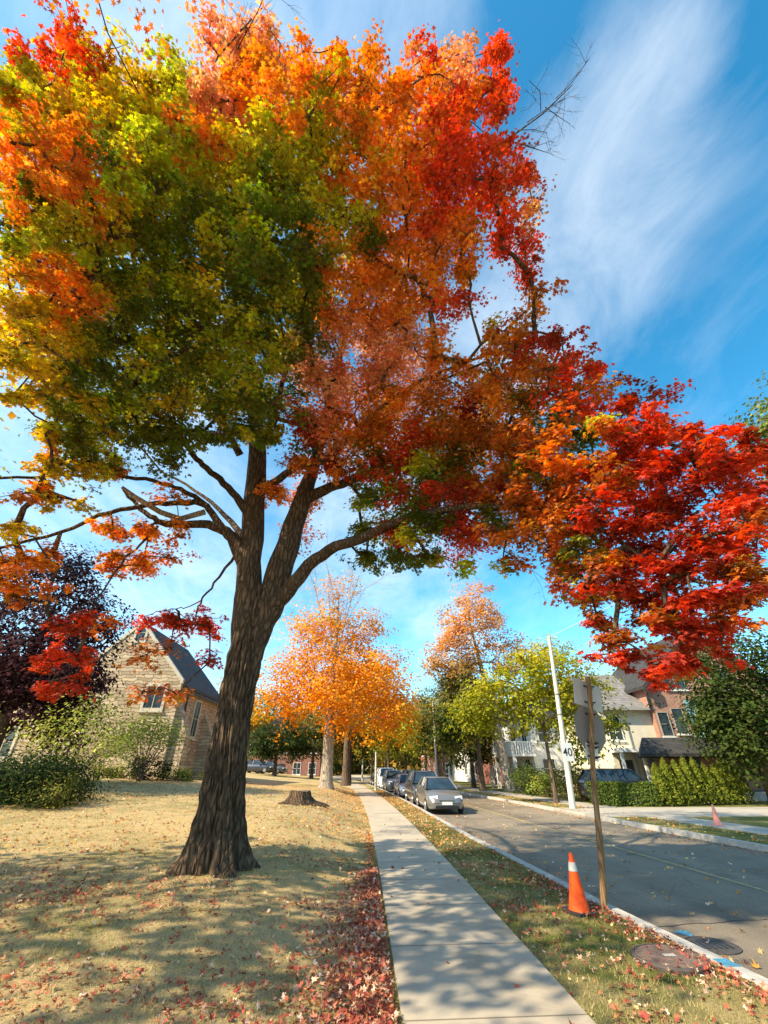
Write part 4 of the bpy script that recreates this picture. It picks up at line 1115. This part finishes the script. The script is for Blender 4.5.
# ------------------------------------------------------------------ cars
def car(label, x, y, rz, kind, paint, group, z=ROAD_Z):
    S = {'sedan': dict(L=4.5, hood=.92, belt=.97, roof=1.44, a=-.98, b=-.22, c=1.0, e=1.78, w=.88),
         'suv': dict(L=4.6, hood=1.05, belt=1.10, roof=1.68, a=-1.05, b=-.45, c=1.75, e=2.15, w=.92),
         'van': dict(L=4.9, hood=1.08, belt=1.18, roof=1.85, a=-1.5, b=-.7, c=2.1, e=2.38, w=.96)}[kind]
    o = empty('parked_car', (x, y, z), label, 'car', rz, group)
    h, bl, w, hl = S['hood'], S['belt'], S['w'], S['L'] / 2
    st = [(-hl, .66, .32, h - .36), (-hl + .10, .82, .22, h - .26), (-hl + .35, .95, .2, h - .15), (-hl + .75, .99, .2, h - .07), (S['a'] - .05, 1.0, .2, h), (S['a'] + .4, 1.0, .2, bl), (.8, 1.0, .2, bl), (S['e'], .99, .2, bl + .02), (hl - .12, .94, .24, bl - .02), (hl, .82, .34, bl - .12)]
    m = MB(); vs, fs = [], []
    for yy, k, zb, zt in st:
        ww = w * k
        sec = [(-ww * .9, zb), (-ww * .985, zb + .14), (-ww, (zb + zt) / 2), (-ww * .985, zt - .14), (-ww * .9, zt - .03), (-ww * .5, zt), (ww * .5, zt), (ww * .9, zt - .03), (ww * .985, zt - .14), (ww, (zb + zt) / 2), (ww * .985, zb + .14), (ww * .9, zb)]
        vs += [(a, yy, b) for a, b in sec]
    n = 12
    for i in range(len(st) - 1):
        for k in range(n):
            k2 = (k + 1) % n; fs.append((i * n + k, i * n + k2, (i + 1) * n + k2, (i + 1) * n + k))
    fs.append(tuple(range(n))); fs.append(tuple(range((len(st) - 1) * n, len(st) * n)))
    m.add(vs, fs)
    # pillars and roof skin
    rw = w * .66; rz_ = S['roof']
    def rim(y0, y1): pass
    m.add([(-rw, S['b'], rz_ - .05), (rw, S['b'], rz_ - .05), (rw, S['c'], rz_ - .04), (-rw, S['c'], rz_ - .04), (-rw * .85, S['b'] + .1, rz_), (rw * .85, S['b'] + .1, rz_), (rw * .85, S['c'] - .1, rz_ + .01), (-rw * .85, S['c'] - .1, rz_ + .01)],
          [(0, 1, 5, 4), (1, 2, 6, 5), (2, 3, 7, 6), (3, 0, 4, 7), (4, 5, 6, 7), (0, 3, 2, 1)])
    bw_ = w * .90
    for s in (-1, 1):
        for (ya, yb) in ((S['a'], S['b']), (S['e'], S['c']), (.35, .38)):
            m.tube([(s * bw_, ya, bl - .03), (s * rw, yb, rz_ - .03)], [.05, .045], 6)
    m.build('body', M[paint], o, smooth=True)
    g = MB(); e = .012
    b4 = [(-bw_ + e, S['a'] + .03, bl - .02), (bw_ - e, S['a'] + .03, bl - .02), (bw_ - e, S['e'] - .03, bl - .02), (-bw_ + e, S['e'] - .03, bl - .02)]
    t4 = [(-rw + e, S['b'] + .03, rz_ - .045), (rw - e, S['b'] + .03, rz_ - .045), (rw - e, S['c'] - .03, rz_ - .045), (-rw + e, S['c'] - .03, rz_ - .045)]
    g1 = MB(); g1.add([b4[0], b4[1], t4[1], t4[0]], [(0, 1, 2, 3)]); g1.build('windscreen', M['car_glass'], o)
    g1 = MB(); g1.add([b4[2], b4[3], t4[3], t4[2]], [(0, 1, 2, 3)]); g1.build('rear_window', M['car_glass'], o)
    for q in ((1, 2), (3, 0)):
        g1 = MB(); g1.add([b4[q[0]], b4[q[1]], t4[q[1]], t4[q[0]]], [(0, 1, 2, 3)]); g1.build('side_window', M['car_glass'], o)
    for s in (-1, 1):
        f = MB(); xa, xb = sorted((s * w * .46, s * w * .86)); 
        f.add([(xa, -hl + (.05 if s > 0 else .16), h - .33), (xb, -hl + (.16 if s > 0 else .05), h - .33), (xb, -hl + (.2 if s > 0 else .09), h - .19), (xa, -hl + (.09 if s > 0 else .2), h - .22),
               (xa, -hl + .5, h - .33), (xb, -hl + .5, h - .33), (xb, -hl + .5, h - .19), (xa, -hl + .5, h - .22)],
              [(0, 1, 2, 3), (0, 4, 5, 1), (3, 2, 6, 7), (0, 3, 7, 4), (1, 5, 6, 2), (4, 7, 6, 5)]); f.build('headlight', M['lamp_glass'], o)
        mm = MB(); x0_, x1_ = sorted((s * (w - .02), s * (w + .17))); mm.box(x0_, x1_, S['a'] + .28, S['a'] + .42, bl, bl + .14); mm.build('mirror', M[paint], o, bevel=.03)
        for yy in (-hl + .88, hl - .9):
            t = MB(); c_ = (s * (w - .085), yy, .32)
            t.lathe([(.0, -.10), (.26, -.10), (.32, -.07), (.325, .07), (.26, .105), (.2, .09), (0, .085)] if s > 0 else [(.0, .10), (.26, .10), (.32, .07), (.325, -.07), (.26, -.105), (.2, -.09), (0, -.085)], c_, 20, 'x')
            wo = t.build('wheel', M['rubber'], o, smooth=True)
            rr = MB(); rr.lathe([(0, .112 * s), (.19, .108 * s), (.20, .09 * s)], c_, 16, 'x')
            rr.build('rim', M['rim'], wo, smooth=True)
    f = MB(); f.box(-w * .40, w * .40, -hl - .012, -hl + .2, h - .42, h - .36); f.build('grille', M['black'], o)
    f = MB(); f.box(-w * .40, w * .40, -hl - .02, -hl - .013, h - .397, h - .38); f.build('grille_bar', M['chrome'], o)
    f = MB(); f.box(-w * .6, w * .6, -hl - .006, -hl + .2, .26, .36); f.build('lower_grille', M['black'], o)
    f = MB(); f.box(-.24, .24, -hl - .03, -hl - .008, .38, .50); f.build('licence_plate', M['plate_white'], o)
    return o
def on_street(y, off=.95): return kerb_l(y) + .12 + off
def hdg(y): return math.atan2(-(shift(y + 1) - shift(y - 1)) / 2, 1)
for (yf_, kind, paint, lab) in [
    (23.2, 'sedan', 'p_grey', 'grey brown sedan nearest in the row parked along the kerb'),
    (27.6, 'suv', 'p_dark', 'charcoal car parked second in the kerbside row'),
    (34.6, 'sedan', 'p_silver', 'light silver sedan parked third in the kerbside row'),
    (43.4, 'suv', 'p_blue', 'blue grey utility car parked before the white van'),
    (49.6, 'van', 'p_white', 'white van parked behind the blue grey utility car'),
    (56.2, 'sedan', 'p_black', 'black sedan last in the kerbside row')]:
    yc = yf_ + 2.25
    car(lab, on_street(yc), yc, hdg(yc), kind, paint, 'cars parked along the kerb')
car('dark utility car further up the right hand lane', 6.0 + shift(47), 47.5, hdg(47), 'suv', 'p_dark', None)
car('dark wagon parked sideways behind the clipped hedge', 15.2, 28.9, R(90 - 4), 'suv', 'p_black', None, 0.0)
for px, dd, lab in ((257, 64, 'dark parked car seen over the lawn just right of the big trunk'), (270, 65.5, 'grey parked car seen over the lawn under the dark round tree')):
    p = P(px, 770, dd); car(lab, p[0], p[1], R(80), 'sedan', 'p_dark' if px < 260 else 'p_blue', 'cars parked beyond the lawn', ground_z(p[0], p[1]))

# ------------------------------------------------------------------ street furniture
# concrete pole with wire and speed sign
lp = G(573, 809); lt = P(549, 637, 24.6)
pole = empty('utility_pole', lp, 'pale concrete street pole carrying a speed sign at the far kerb', 'pole')
m = MB(lp); m.tube([lp, lp * .5 + lt * .5, lt], [.15, .12, .085], 16); m.build('shaft', M['pole_concrete'], pole, smooth=True)
m = MB(lp); m.tube([lt + (0, 0, -.12), lt + (0, 0, .05)], [.10, .10], 12); m.build('cap', M['galv_light'], pole)
for t in (.5, .62):
    q = lp * (1 - t) + lt * t; m = MB(lp); m.tube([q, q + (0, 0, .08)], [.135 if t < .6 else .12] * 2, 14); m.build('band', M['galv'], pole)
def sag(a, b, s, n=18):
    a, b = np.array(a), np.array(b)
    return [a + (b - a) * i / n - np.array([0, 0, 4 * s * (i / n) * (1 - i / n)]) for i in range(n + 1)]
far_pole_top = np.array([9.4 + shift(52), 52.0, 8.2])
m = MB(); m.tube(sag(lt, (12.6, 2.0, 8.3), .25), .016, 5, False); m.tube(sag((12.6, 2.0, 8.3), (13.4, -20, 8.3), .25), .016, 5, False)
m.tube(sag(lt, far_pole_top, .4), .012, 5, False)
tag(m.build('overhead_wire', M['wire']), 'thin pale overhead wire running from the concrete pole top', 'wire')
fp = empty('utility_pole', (far_pole_top[0], far_pole_top[1], 0), 'pale distant pole by the dark street tree', 'pole', 0, 'distant poles')
m = MB(); m.tube([(0, 0, 0), (0, 0, 8.25)], [.15, .09], 12); m.build('shaft', M['pole_concrete'], fp, smooth=True)
for x, y, lab, h in ((10.0 + shift(58), 58, 'thin pale pole behind the dark street tree', 7.5), (walk_r(44) + .35, 44, 'pale post beside the far end of the pavement', 2.9), (3.6 + shift(75), 75, 'slim grey pole past the white van', 8)):
    o = empty('utility_pole', (x, y, 0), lab, 'pole', 0, 'distant poles')
    m = MB(); m.tube([(0, 0, 0), (0, 0, h)], [.12, .08], 10); m.build('shaft', M['pole_concrete'], o, smooth=True)
    m = MB(); m.tube([(0, 0, h), (0, 0, h + .06)], [.09, .07], 10); m.build('cap', M['galv_light'], o)
# speed sign on the pole
sp = P(567.5, 752, 24.3)
sg = empty('speed_sign', sp, 'white speed sign reading 40 on the concrete pole', 'sign', R(6))
m = MB(); m.box(-.29, .29, -.012, .012, -.40, .40); m.build('plate', M['plate_white'], sg, bevel=.008)
def text(s, size, x, z, y, mat, parent, name='lettering'):
    cu = bpy.data.curves.new(name, 'FONT'); cu.body = s; cu.size = size; cu.align_x = 'CENTER'; cu.align_y = 'CENTER'; cu.extrude = .002; cu.offset = .008 * size
    o = bpy.data.objects.new(name + '_tmp', cu); COL.objects.link(o)
    bpy.context.view_layer.update()
    me = bpy.data.meshes.new_from_object(o); bpy.data.objects.remove(o); me.materials.clear(); me.materials.append(mat)
    q = bpy.data.objects.new(name, me); COL.objects.link(q); q.parent = parent; q.location = (x, y, z); q.rotation_euler = (R(90), 0, 0)
    return q
text('40', .50, 0, -.02, -.016, M['black'], sg)
m = MB(); m.tube([(0, .013, .25), (0, .12, .25)], .03, 8); m.tube([(0, .013, -.25), (0, .12, -.25)], .03, 8); m.build('bracket', M['galv'], sg)

# leaning wooden post with sign backs
sb0 = G(604, 911); sdist = sb0[0] * sy + sb0[1] * cy
st_ = P(587.5, 677, sdist + .1)
post = empty('sign_post', sb0, 'leaning wooden post at the near kerb behind the orange cone', 'post')
m = MB(sb0)
pp_ = [sb0 * (1 - t) + st_ * t + np.array([.018 * math.sin(t * 9), 0, 0]) for t in np.linspace(0, 1, 12)]
m.tube([pp_[0] + (0, 0, -.1)] + pp_, [.046] * 5 + [.040] * 8, 12, True, .03)
M['post'] = bark_mat('weathered_post', (.08, .045, .022), (.32, .19, .09), 14, 1.0, .4)
m.build('shaft', M['post'], post, smooth=True)
ax = (st_ - sb0) / np.linalg.norm(st_ - sb0)
def sign_frame(px, py):
    return P(px, py, sdist - .0)
xdir = np.array([math.cos(R(26)), math.sin(R(26)), 0.0])     # boards turned a little away
xdir = xdir - ax * np.dot(xdir, ax); xdir /= np.linalg.norm(xdir)
ydir = np.cross(ax, xdir)
def board(name, label, ctr, poly, mat, cat, thick=.006, off=.075, parts=True, tilt=0.0):
    c = np.array(ctr) + ydir * off + xdir * .07
    o = empty(name, c, label, cat)
    ca, sa = math.cos(tilt), math.sin(tilt)
    X = xdir * ca + ax * sa; Z = -xdir * sa + ax * ca
    m = MB(); vs = []
    for s in (-thick, thick):
        for a, b in poly: vs.append(X * a + Z * b + ydir * s)
    n = len(poly); fs = [tuple(range(n)), tuple(range(n, 2 * n))[::-1]] + [(i, (i + 1) % n, n + (i + 1) % n, n + i) for i in range(n)]
    m.add(vs, fs); m.build('plate', M[mat], o)
    hh = max(b for a, b in poly)
    for k, zz in enumerate((hh * .62, -hh * .62)):
        b_ = MB(); q = ax * zz - ydir * .012
        b_.tube([q - X * .11, q + X * .11], .014, 6); b_.tube([q - ydir * .0, q - ydir * .13], .012, 6); b_.build('bracket', M['trim_dark'], o)
    return o
tpar = lambda py: (lambda t: sb0 * (1 - t) + st_ * t)
def on_post(zw):
    t = (zw - sb0[2]) / (st_[2] - sb0[2]); return sb0 * (1 - t) + st_ * t
z_r = P(589, 693, sdist)[2]; z_o = P(591, 727, sdist)[2]; z_p = P(594, 751, sdist)[2]
board('street_sign', 'blank grey back of a square sign topmost on the leaning post', on_post(z_r), [(-.35, -.215), (.35, -.215), (.35, .215), (-.35, .215)], 'galv_light', 'sign')
R8 = .39
board('octagonal_sign', 'brownish grey back of an octagonal stop sign on the leaning post', on_post(z_o), [(R8 * math.cos(R(22.5 + 45 * k)), R8 * math.sin(R(22.5 + 45 * k))) for k in range(8)], 'galv', 'sign', tilt=R(4))
board('small_sign', 'small pale sign back below the octagon on the leaning post', on_post(z_p), [(-.15, -.12), (.15, -.12), (.15, .12), (-.15, .12)], 'plate_white', 'sign')

# traffic cones
def cone(label, p, h, mat, band, rz=0.2, tilt=0.0):
    o = empty('traffic_cone', p, label, 'cone', rz); o.rotation_euler = (tilt, tilt * .5, rz)
    b = .20 * h / .7
    m = MB(); m.prism([(-b, -b + .04), (-b + .04, -b), (b - .04, -b), (b, -b + .04), (b, b - .04), (b - .04, b), (-b + .04, b), (-b, b - .04)], 'z', .0, .035 * h / .7); m.build('base', M['rubber'] if band else M[mat], o, bevel=.006)
    r0, r1 = .145 * h / .7, .028 * h / .7
    rad = lambda z: r0 + (r1 - r0) * z
    m = MB(); m.lathe([(r0 * 1.12, .03 * h), (r0 * 1.02, .055 * h), (rad(.3), .3 * h), (rad(.6), .6 * h), (rad(.97), .97 * h), (r1 * .6, 1.0 * h), (r1 * .4, .99 * h)], (0, 0, 0), 32); m.build('cone_body', M[mat], o, smooth=True)
    if band:
        m = MB(); m.lathe([(rad(.69) + .004, .69 * h), (rad(.84) + .004, .84 * h)], (0, 0, 0), 32); m.build('reflective_band', M['reflect'], o, smooth=True)
    return o
cpos = G(580, 913)
cone('orange traffic cone with grey reflective band on the verge beside the leaning post', cpos, .65, 'cone', True, .3, R(1.5))
c2 = G(718.5, 826); cone('small faded pink cone on the far grass strip', (c2[0], c2[1], 0.0), .62, 'cone_faded', False, .5, R(2))

# manhole lid on the verge, drain in the gutter, paint marks
mp = G(671, 962)
o = empty('manhole_cover', (mp[0], mp[1], 0), 'round rusty brown manhole lid set in the leafy verge', 'manhole cover')
m = MB(); m.lathe([(.36, -.05), (.36, .03), (.345, .045), (.325, .045), (.325, -.02)], (0, 0, 0), 48); m.build('rim', M['concrete_kerb' if False else 'iron'], o, smooth=True)
m = MB(); m.lathe([(.322, -.02), (.322, .04), (.31, .045), (.30, .040), (.26, .040), (.255, .044), (.2, .044), (.195, .040), (.12, .040), (.115, .044), (0, .044)], (0, 0, 0), 48)
for k in range(12):
    a = 2 * math.pi * k / 12; m.box(.28 * math.cos(a) - .015, .28 * math.cos(a) + .015, .28 * math.sin(a) - .015, .28 * math.sin(a) + .015, .038, .046)
m.build('lid', M['iron_lid'], o)
m = MB(); m.box(-.06, .06, -.03, .03, .046, .05); m.build('badge', M['concrete_kerb'], o)
dpz = G(712, 947); 
o = empty('storm_drain', (dpz[0], dpz[1], ROAD_Z), 'round slotted iron drain cover in the road gutter', 'drain')
m = MB(); m.lathe([(.30, -.02), (.30, .012), (.27, .016), (.27, .010), (0, .010)], (0, 0, 0), 40); m.build('frame', M['iron'], o, smooth=True)
m = MB()
for k in range(6): m.box(-.19 + k * .07, -.155 + k * .07, -.13, .13, .0105, .0135)
m.build('slot', M['black'], o)
def paint(px, py, w, l, zz, lab):
    p = G(px, py); m = MB()
    n = 22; vs = [(p[0], p[1], zz)]
    for k in range(n):
        a = 2 * math.pi * k / n; rr = 1 + .22 * math.sin(3 * a + px) + .15 * math.sin(7 * a)
        vs.append((p[0] + w * rr * math.cos(a), p[1] + l * rr * math.sin(a), zz))
    m.add(vs, [(0, 1 + k, 1 + (k + 1) % n) for k in range(n)])
    tag(m.build('paint_mark', M['blue_paint'], None), kind='structure')
paint(684, 934, .09, .11, ROAD_Z + .006, ''); 
_y = 5.85; 
m = MB(); m.box(kerb_l(_y) - .01, kerb_l(_y) + .14, _y - .1, _y + .1, .0185, .0225); tag(m.build('paint_mark', M['blue_paint']), kind='structure')

# stump
sp0 = G(299, 804)
o = empty('tree_stump', sp0, 'low cut tree stump with flared roots on the lawn', 'stump')
m = MB(); n = 40; vs, fs = [], []
for zz, rr in ((-.1, .85), (0, .72), (.1, .5), (.25, .40), (.42, .37), (.44, .35)):
    for k in range(n):
        a = 2 * math.pi * k / n; f = 1 + (.26 * math.sin(4 * a + 1) + .12 * math.sin(7 * a)) * math.exp(-max(zz, 0) / .16) + .04 * math.sin(9 * a)
        vs.append((rr * f * math.cos(a) * 1.05, rr * f * math.sin(a), zz + .02 * math.sin(2 * a)))
for i in range(5):
    for k in range(n):
        k2 = (k + 1) % n; fs.append((i * n + k, i * n + k2, (i + 1) * n + k2, (i + 1) * n + k))
m.add(vs, fs); m.build('base', M['bark'], o, smooth=True)
m = MB(); m.add(vs[5 * n:], [tuple(range(n))]); m.build('cut_face', M['wood_cut'], o)

# ------------------------------------------------------------------ fallen leaves and grass (uncountable)
LP, LN, LS, LC = [], [], [], []
FR = [(.42, .085, .05), (.50, .17, .09), (.58, .32, .20), (.26, .055, .04), (.64, .44, .31), (.48, .19, .08), (.36, .075, .05)]
FY = [(.62, .33, .06), (.58, .25, .05), (.6, .42, .18), (.5, .17, .05)]
def litter(n, xf, yf, cols, s=(.045, .085), zadd=.010, stack=0.0):
    for i in range(n):
        y = yf(); x = xf(y); z = ground_z(x, y)
        if walk_l(y) < x < walk_r(y): z = .03
        LP.append((x, y, z + zadd + RNG.random() * stack)); LN.append((RNG.normal(0, .5), RNG.normal(0, .5), 1 if RNG.random() < .75 else -1))
        LS.append(RNG.uniform(*s)); LC.append(np.array(cols[RNG.integers(0, len(cols))]) * math.exp(RNG.normal(0, .25)))
U = lambda a, b: float(RNG.uniform(a, b))
# red drift beside the pavement
def drift_x(y):
    w = .95 * max(.22, 1 - max(0, y - 5.5) / 7)
    return walk_l(y) - .05 - abs(RNG.normal(0, .42 if RNG.random() < .8 else .8)) * w
litter(7500, drift_x, lambda: 3.3 + 7.2 * RNG.random() ** 1.6, FR, stack=.07)
litter(900, drift_x, lambda: U(8, 16), FR[:3] + FY[:2], stack=.02)
litter(2600, lambda y: U(-9, .2), lambda: 3 + 9 * RNG.random() ** 1.3, FR + FY[2:3], stack=.01)
for k in range(44):                                  # loose patches on the lawn
    cx, cy_ = U(-8, -.3), 3.6 + 7 * RNG.random() ** 1.2
    q = RNG.uniform(.25, .8)
    litter(int(RNG.uniform(40, 130)), lambda y: cx + RNG.normal(0, q), lambda: cy_ + RNG.normal(0, q * .5), FR, stack=.02)
litter(6500, lambda y: U(-13, walk_l(y) - .05), lambda: 10.5 + 24 * RNG.random() ** 1.2, FY + FR[4:], (.055, .11))
litter(1500, lambda y: walk_l(y) - abs(RNG.normal(0, 1.2)), lambda: U(14, 44), FY, (.07, .13), stack=.02)
litter(2600, lambda y: U(walk_r(y) + .02, kerb_l(y) - .03), lambda: U(12, 45), FY + FR[1:3], (.06, .11), stack=.03)
litter(1000, lambda y: U(walk_r(y) + .02, kerb_l(y) - .03), lambda: U(3.5, 13), FR + FY[2:3], stack=.02)
litter(1100, lambda y: kerb_l(y) - .05 - abs(RNG.normal(0, .22)), lambda: U(3.5, 10), FR, stack=.05)
litter(450, lambda y: kerb_l(y) + .17 + abs(RNG.normal(0, .22)), lambda: U(3.5, 22), FR + FY, stack=.02)
for k in range(14):
    yy = U(4, 11); cx = U(walk_r(yy) + .1, kerb_l(yy) - .2); q = U(.12, .3)
    litter(45, lambda y: min(max(cx + RNG.normal(0, q), walk_r(y) + .02), kerb_l(y) - .05), lambda: yy + RNG.normal(0, q * 1.2), FR, stack=.03)
litter(700, lambda y: U(kerb_l(y) + .2, kerb_r(y) - .2), lambda: U(4, 34), FY + FR[4:5], (.07, .13))
litter(260, lambda y: kerb_r(y) - .2 - abs(RNG.normal(0, .3)), lambda: U(8, 40), FY + FR[:2], (.07, .13))
litter(900, lambda y: U(kerb_r(y) + .05, kerb_r(y) + 1.7), lambda: U(10, 40), FY + FR[1:3], (.08, .14))
litter(26, lambda y: U(walk_l(y) + .05, walk_r(y) - .05), lambda: U(4, 20), FR[:1] + FR[3:4], (.06, .1))
o = leaf_mesh('fallen_leaves', M['litter'], LP, LN, LS, np.array(LC), T_CURL, su=RNG.uniform(.35, 1.0, len(LP)), sz=RNG.uniform(-.6, 1.7, len(LP))); tag(o, 'scattered and drifted dry red and gold leaves on grass and gutter', 'leaves', kind='stuff')
n = 230000
gy = 2.6 + 13 * RNG.random(n) ** 1.5; gx = RNG.uniform(-1, 1, n) * (2.0 + gy * 1.0) + .6
keep = []
for i in range(n):
    x, y = gx[i], gy[i]
    if walk_l(y) - .0 < x < walk_r(y) + .0 or x > kerb_l(y) - .04: continue
    keep.append((x, y, ground_z(x, y)))
keep = np.array(keep); k = len(keep)
patch = .5 + .5 * np.sin(keep[:, 0] * 1.3 + 1.1 * np.sin(keep[:, 1] * .9)) * np.sin(keep[:, 1] * 1.1 + .7 * np.sin(keep[:, 0] * 1.7))
verge = (keep[:, 0] > 1.8) * (.30 + .35 * (keep[:, 1] > 6.5))
edge_ = np.exp(-np.abs(keep[:, 0] - .3) / .18) * .9
gr = np.clip(.15 + .60 * (patch - .35) + verge + edge_ + RNG.normal(0, .22, k), 0, 1)[:, None]
cc = np.array([[.60, .44, .20]]) * (1 - gr) + np.array([[.19, .20, .035]]) * gr
cc = cc * np.exp(RNG.normal(0, .25, (k, 1)))
hgt = RNG.uniform(.02, .05, k) * (1 + .5 * gr[:, 0])
nr = np.stack([RNG.normal(0, .6, k), RNG.normal(0, .6, k), np.ones(k)], 1)
o = leaf_mesh('grass', M['blade'], keep - np.array([0, 0, .004]), nr, hgt, cc, T_BLADE); tag(o, 'short dry straw and green grass blades of the lawn', 'grass', kind='stuff')

# ------------------------------------------------------------------ sky, sun, camera
SUN_EL, SUN_AZ = R(41), math.atan2(-0.89, -0.45)     # direction towards the sun (x, y)
sv = np.array([math.sin(SUN_AZ) * math.cos(SUN_EL), math.cos(SUN_AZ) * math.cos(SUN_EL), math.sin(SUN_EL)])
w = bpy.data.worlds.new('World'); sc.world = w; w.use_nodes = True
nt = w.node_tree; bg = nt.nodes['Background']
sky = nd(nt, 'ShaderNodeTexSky', sky_type='NISHITA'); sky.sun_disc = False
sky.sun_elevation = SUN_EL; sky.sun_rotation = SUN_AZ; sky.altitude = 100; sky.air_density = 1.0; sky.dust_density = 0.6; sky.ozone_density = 2.0
tc = nd(nt, 'ShaderNodeTexCoord').outputs['Generated']
hs = nd(nt, 'ShaderNodeHueSaturation'); hs.inputs['Saturation'].default_value = 1.36; hs.inputs['Value'].default_value = 1.2; hs.inputs['Hue'].default_value = 0.479
nt.links.new(sky.outputs[0], hs.inputs['Color'])
# cirrus: projected on a high plane
s3 = nd(nt, 'ShaderNodeSeparateXYZ'); nt.links.new(tc, s3.inputs[0])
zc = math_(nt, 'ADD', math_(nt, 'MAXIMUM', s3.outputs[2], 0.0), 0.12)
cmb = nd(nt, 'ShaderNodeCombineXYZ'); nt.links.new(math_(nt, 'DIVIDE', s3.outputs[0], zc), cmb.inputs[0]); nt.links.new(math_(nt, 'DIVIDE', s3.outputs[1], zc), cmb.inputs[1])
v1 = mapping(nt, cmb.outputs[0], (1.7, 1.0, 1), (0.3, 0.1, 0), (0, 0, R(24)))
c1 = noise(nt, 2.8, 12, 0.66, v1, 0.45)
c2_ = noise(nt, 1.6, 5, 0.55, cmb.outputs[0], 0.5)
def lobe(px, py, width):
    r_, _, _ = ray(px, py); r_ = r_ / np.linalg.norm(r_)
    dt = nd(nt, 'ShaderNodeVectorMath', operation='DOT_PRODUCT'); nt.links.new(tc, dt.inputs[0]); dt.inputs[1].default_value = tuple(r_)
    mr = nd(nt, 'ShaderNodeMapRange'); mr.interpolation_type = 'SMOOTHSTEP'; nt.links.new(dt.outputs['Value'], mr.inputs[0])
    mr.inputs[1].default_value = math.cos(R(width)); mr.inputs[2].default_value = 1.0; mr.inputs[3].default_value = 0; mr.inputs[4].default_value = 1
    return mr.outputs[0]
bands = [lobe(565, 265, 14), lobe(610, 170, 13), lobe(640, 90, 9), lobe(510, 345, 15), lobe(380, 520, 20), lobe(60, 470, 34), lobe(120, 600, 28), lobe(445, 628, 8), lobe(250, 0, 26)]
acc = None
for b_ in bands:
    acc = b_ if acc is None else math_(nt, 'MAXIMUM', acc, b_)
cm = math_(nt, 'ADD', math_(nt, 'MULTIPLY', c1, 0.75), math_(nt, 'MULTIPLY', c2_, 0.35))
cm = math_(nt, 'MULTIPLY', math_(nt, 'SUBTRACT', math_(nt, 'ADD', cm, math_(nt, 'MULTIPLY', acc, 0.22)), 0.50), 2.2, True)
cm = math_(nt, 'MULTIPLY', cm, math_(nt, 'ADD', 0.20, math_(nt, 'MULTIPLY', acc, 0.28)), True)
mixn = mixc(nt, cm, hs.outputs['Color'], (5.6, 5.85, 6.0))
nt.links.new(mixn, bg.inputs['Color']); bg.inputs['Strength'].default_value = 0.145
sl = bpy.data.lights.new('sun', 'SUN'); sl.energy = 5.0; sl.angle = R(0.53); sl.color = (1.0, 0.87, 0.64)
so = bpy.data.objects.new('sun', sl); COL.objects.link(so)
from mathutils import Vector, Matrix
so.rotation_euler = Vector(tuple(-sv)).to_track_quat('-Z', 'Y').to_euler(); so.location = (-20, -10, 30)

cam = bpy.data.cameras.new('camera'); co_ = bpy.data.objects.new('camera', cam); COL.objects.link(co_)
cam.sensor_fit = 'HORIZONTAL'; cam.sensor_width = 36; cam.lens = F_PX / 768 * 36; cam.clip_end = 4000; cam.clip_start = .05
co_.location = (0, 0, H); co_.rotation_euler = (R(90) + PITCH, 0, -YAW)
sc.camera = co_
sc.view_settings.view_transform = 'Standard'; sc.view_settings.look = 'None'; sc.view_settings.gamma = 1.0
sc.view_settings.use_curve_mapping = False; sc.view_settings.exposure = 0.86
sc.cycles.max_bounces = 7; sc.cycles.diffuse_bounces = 3; sc.cycles.transmission_bounces = 4; sc.cycles.transparent_max_bounces = 4
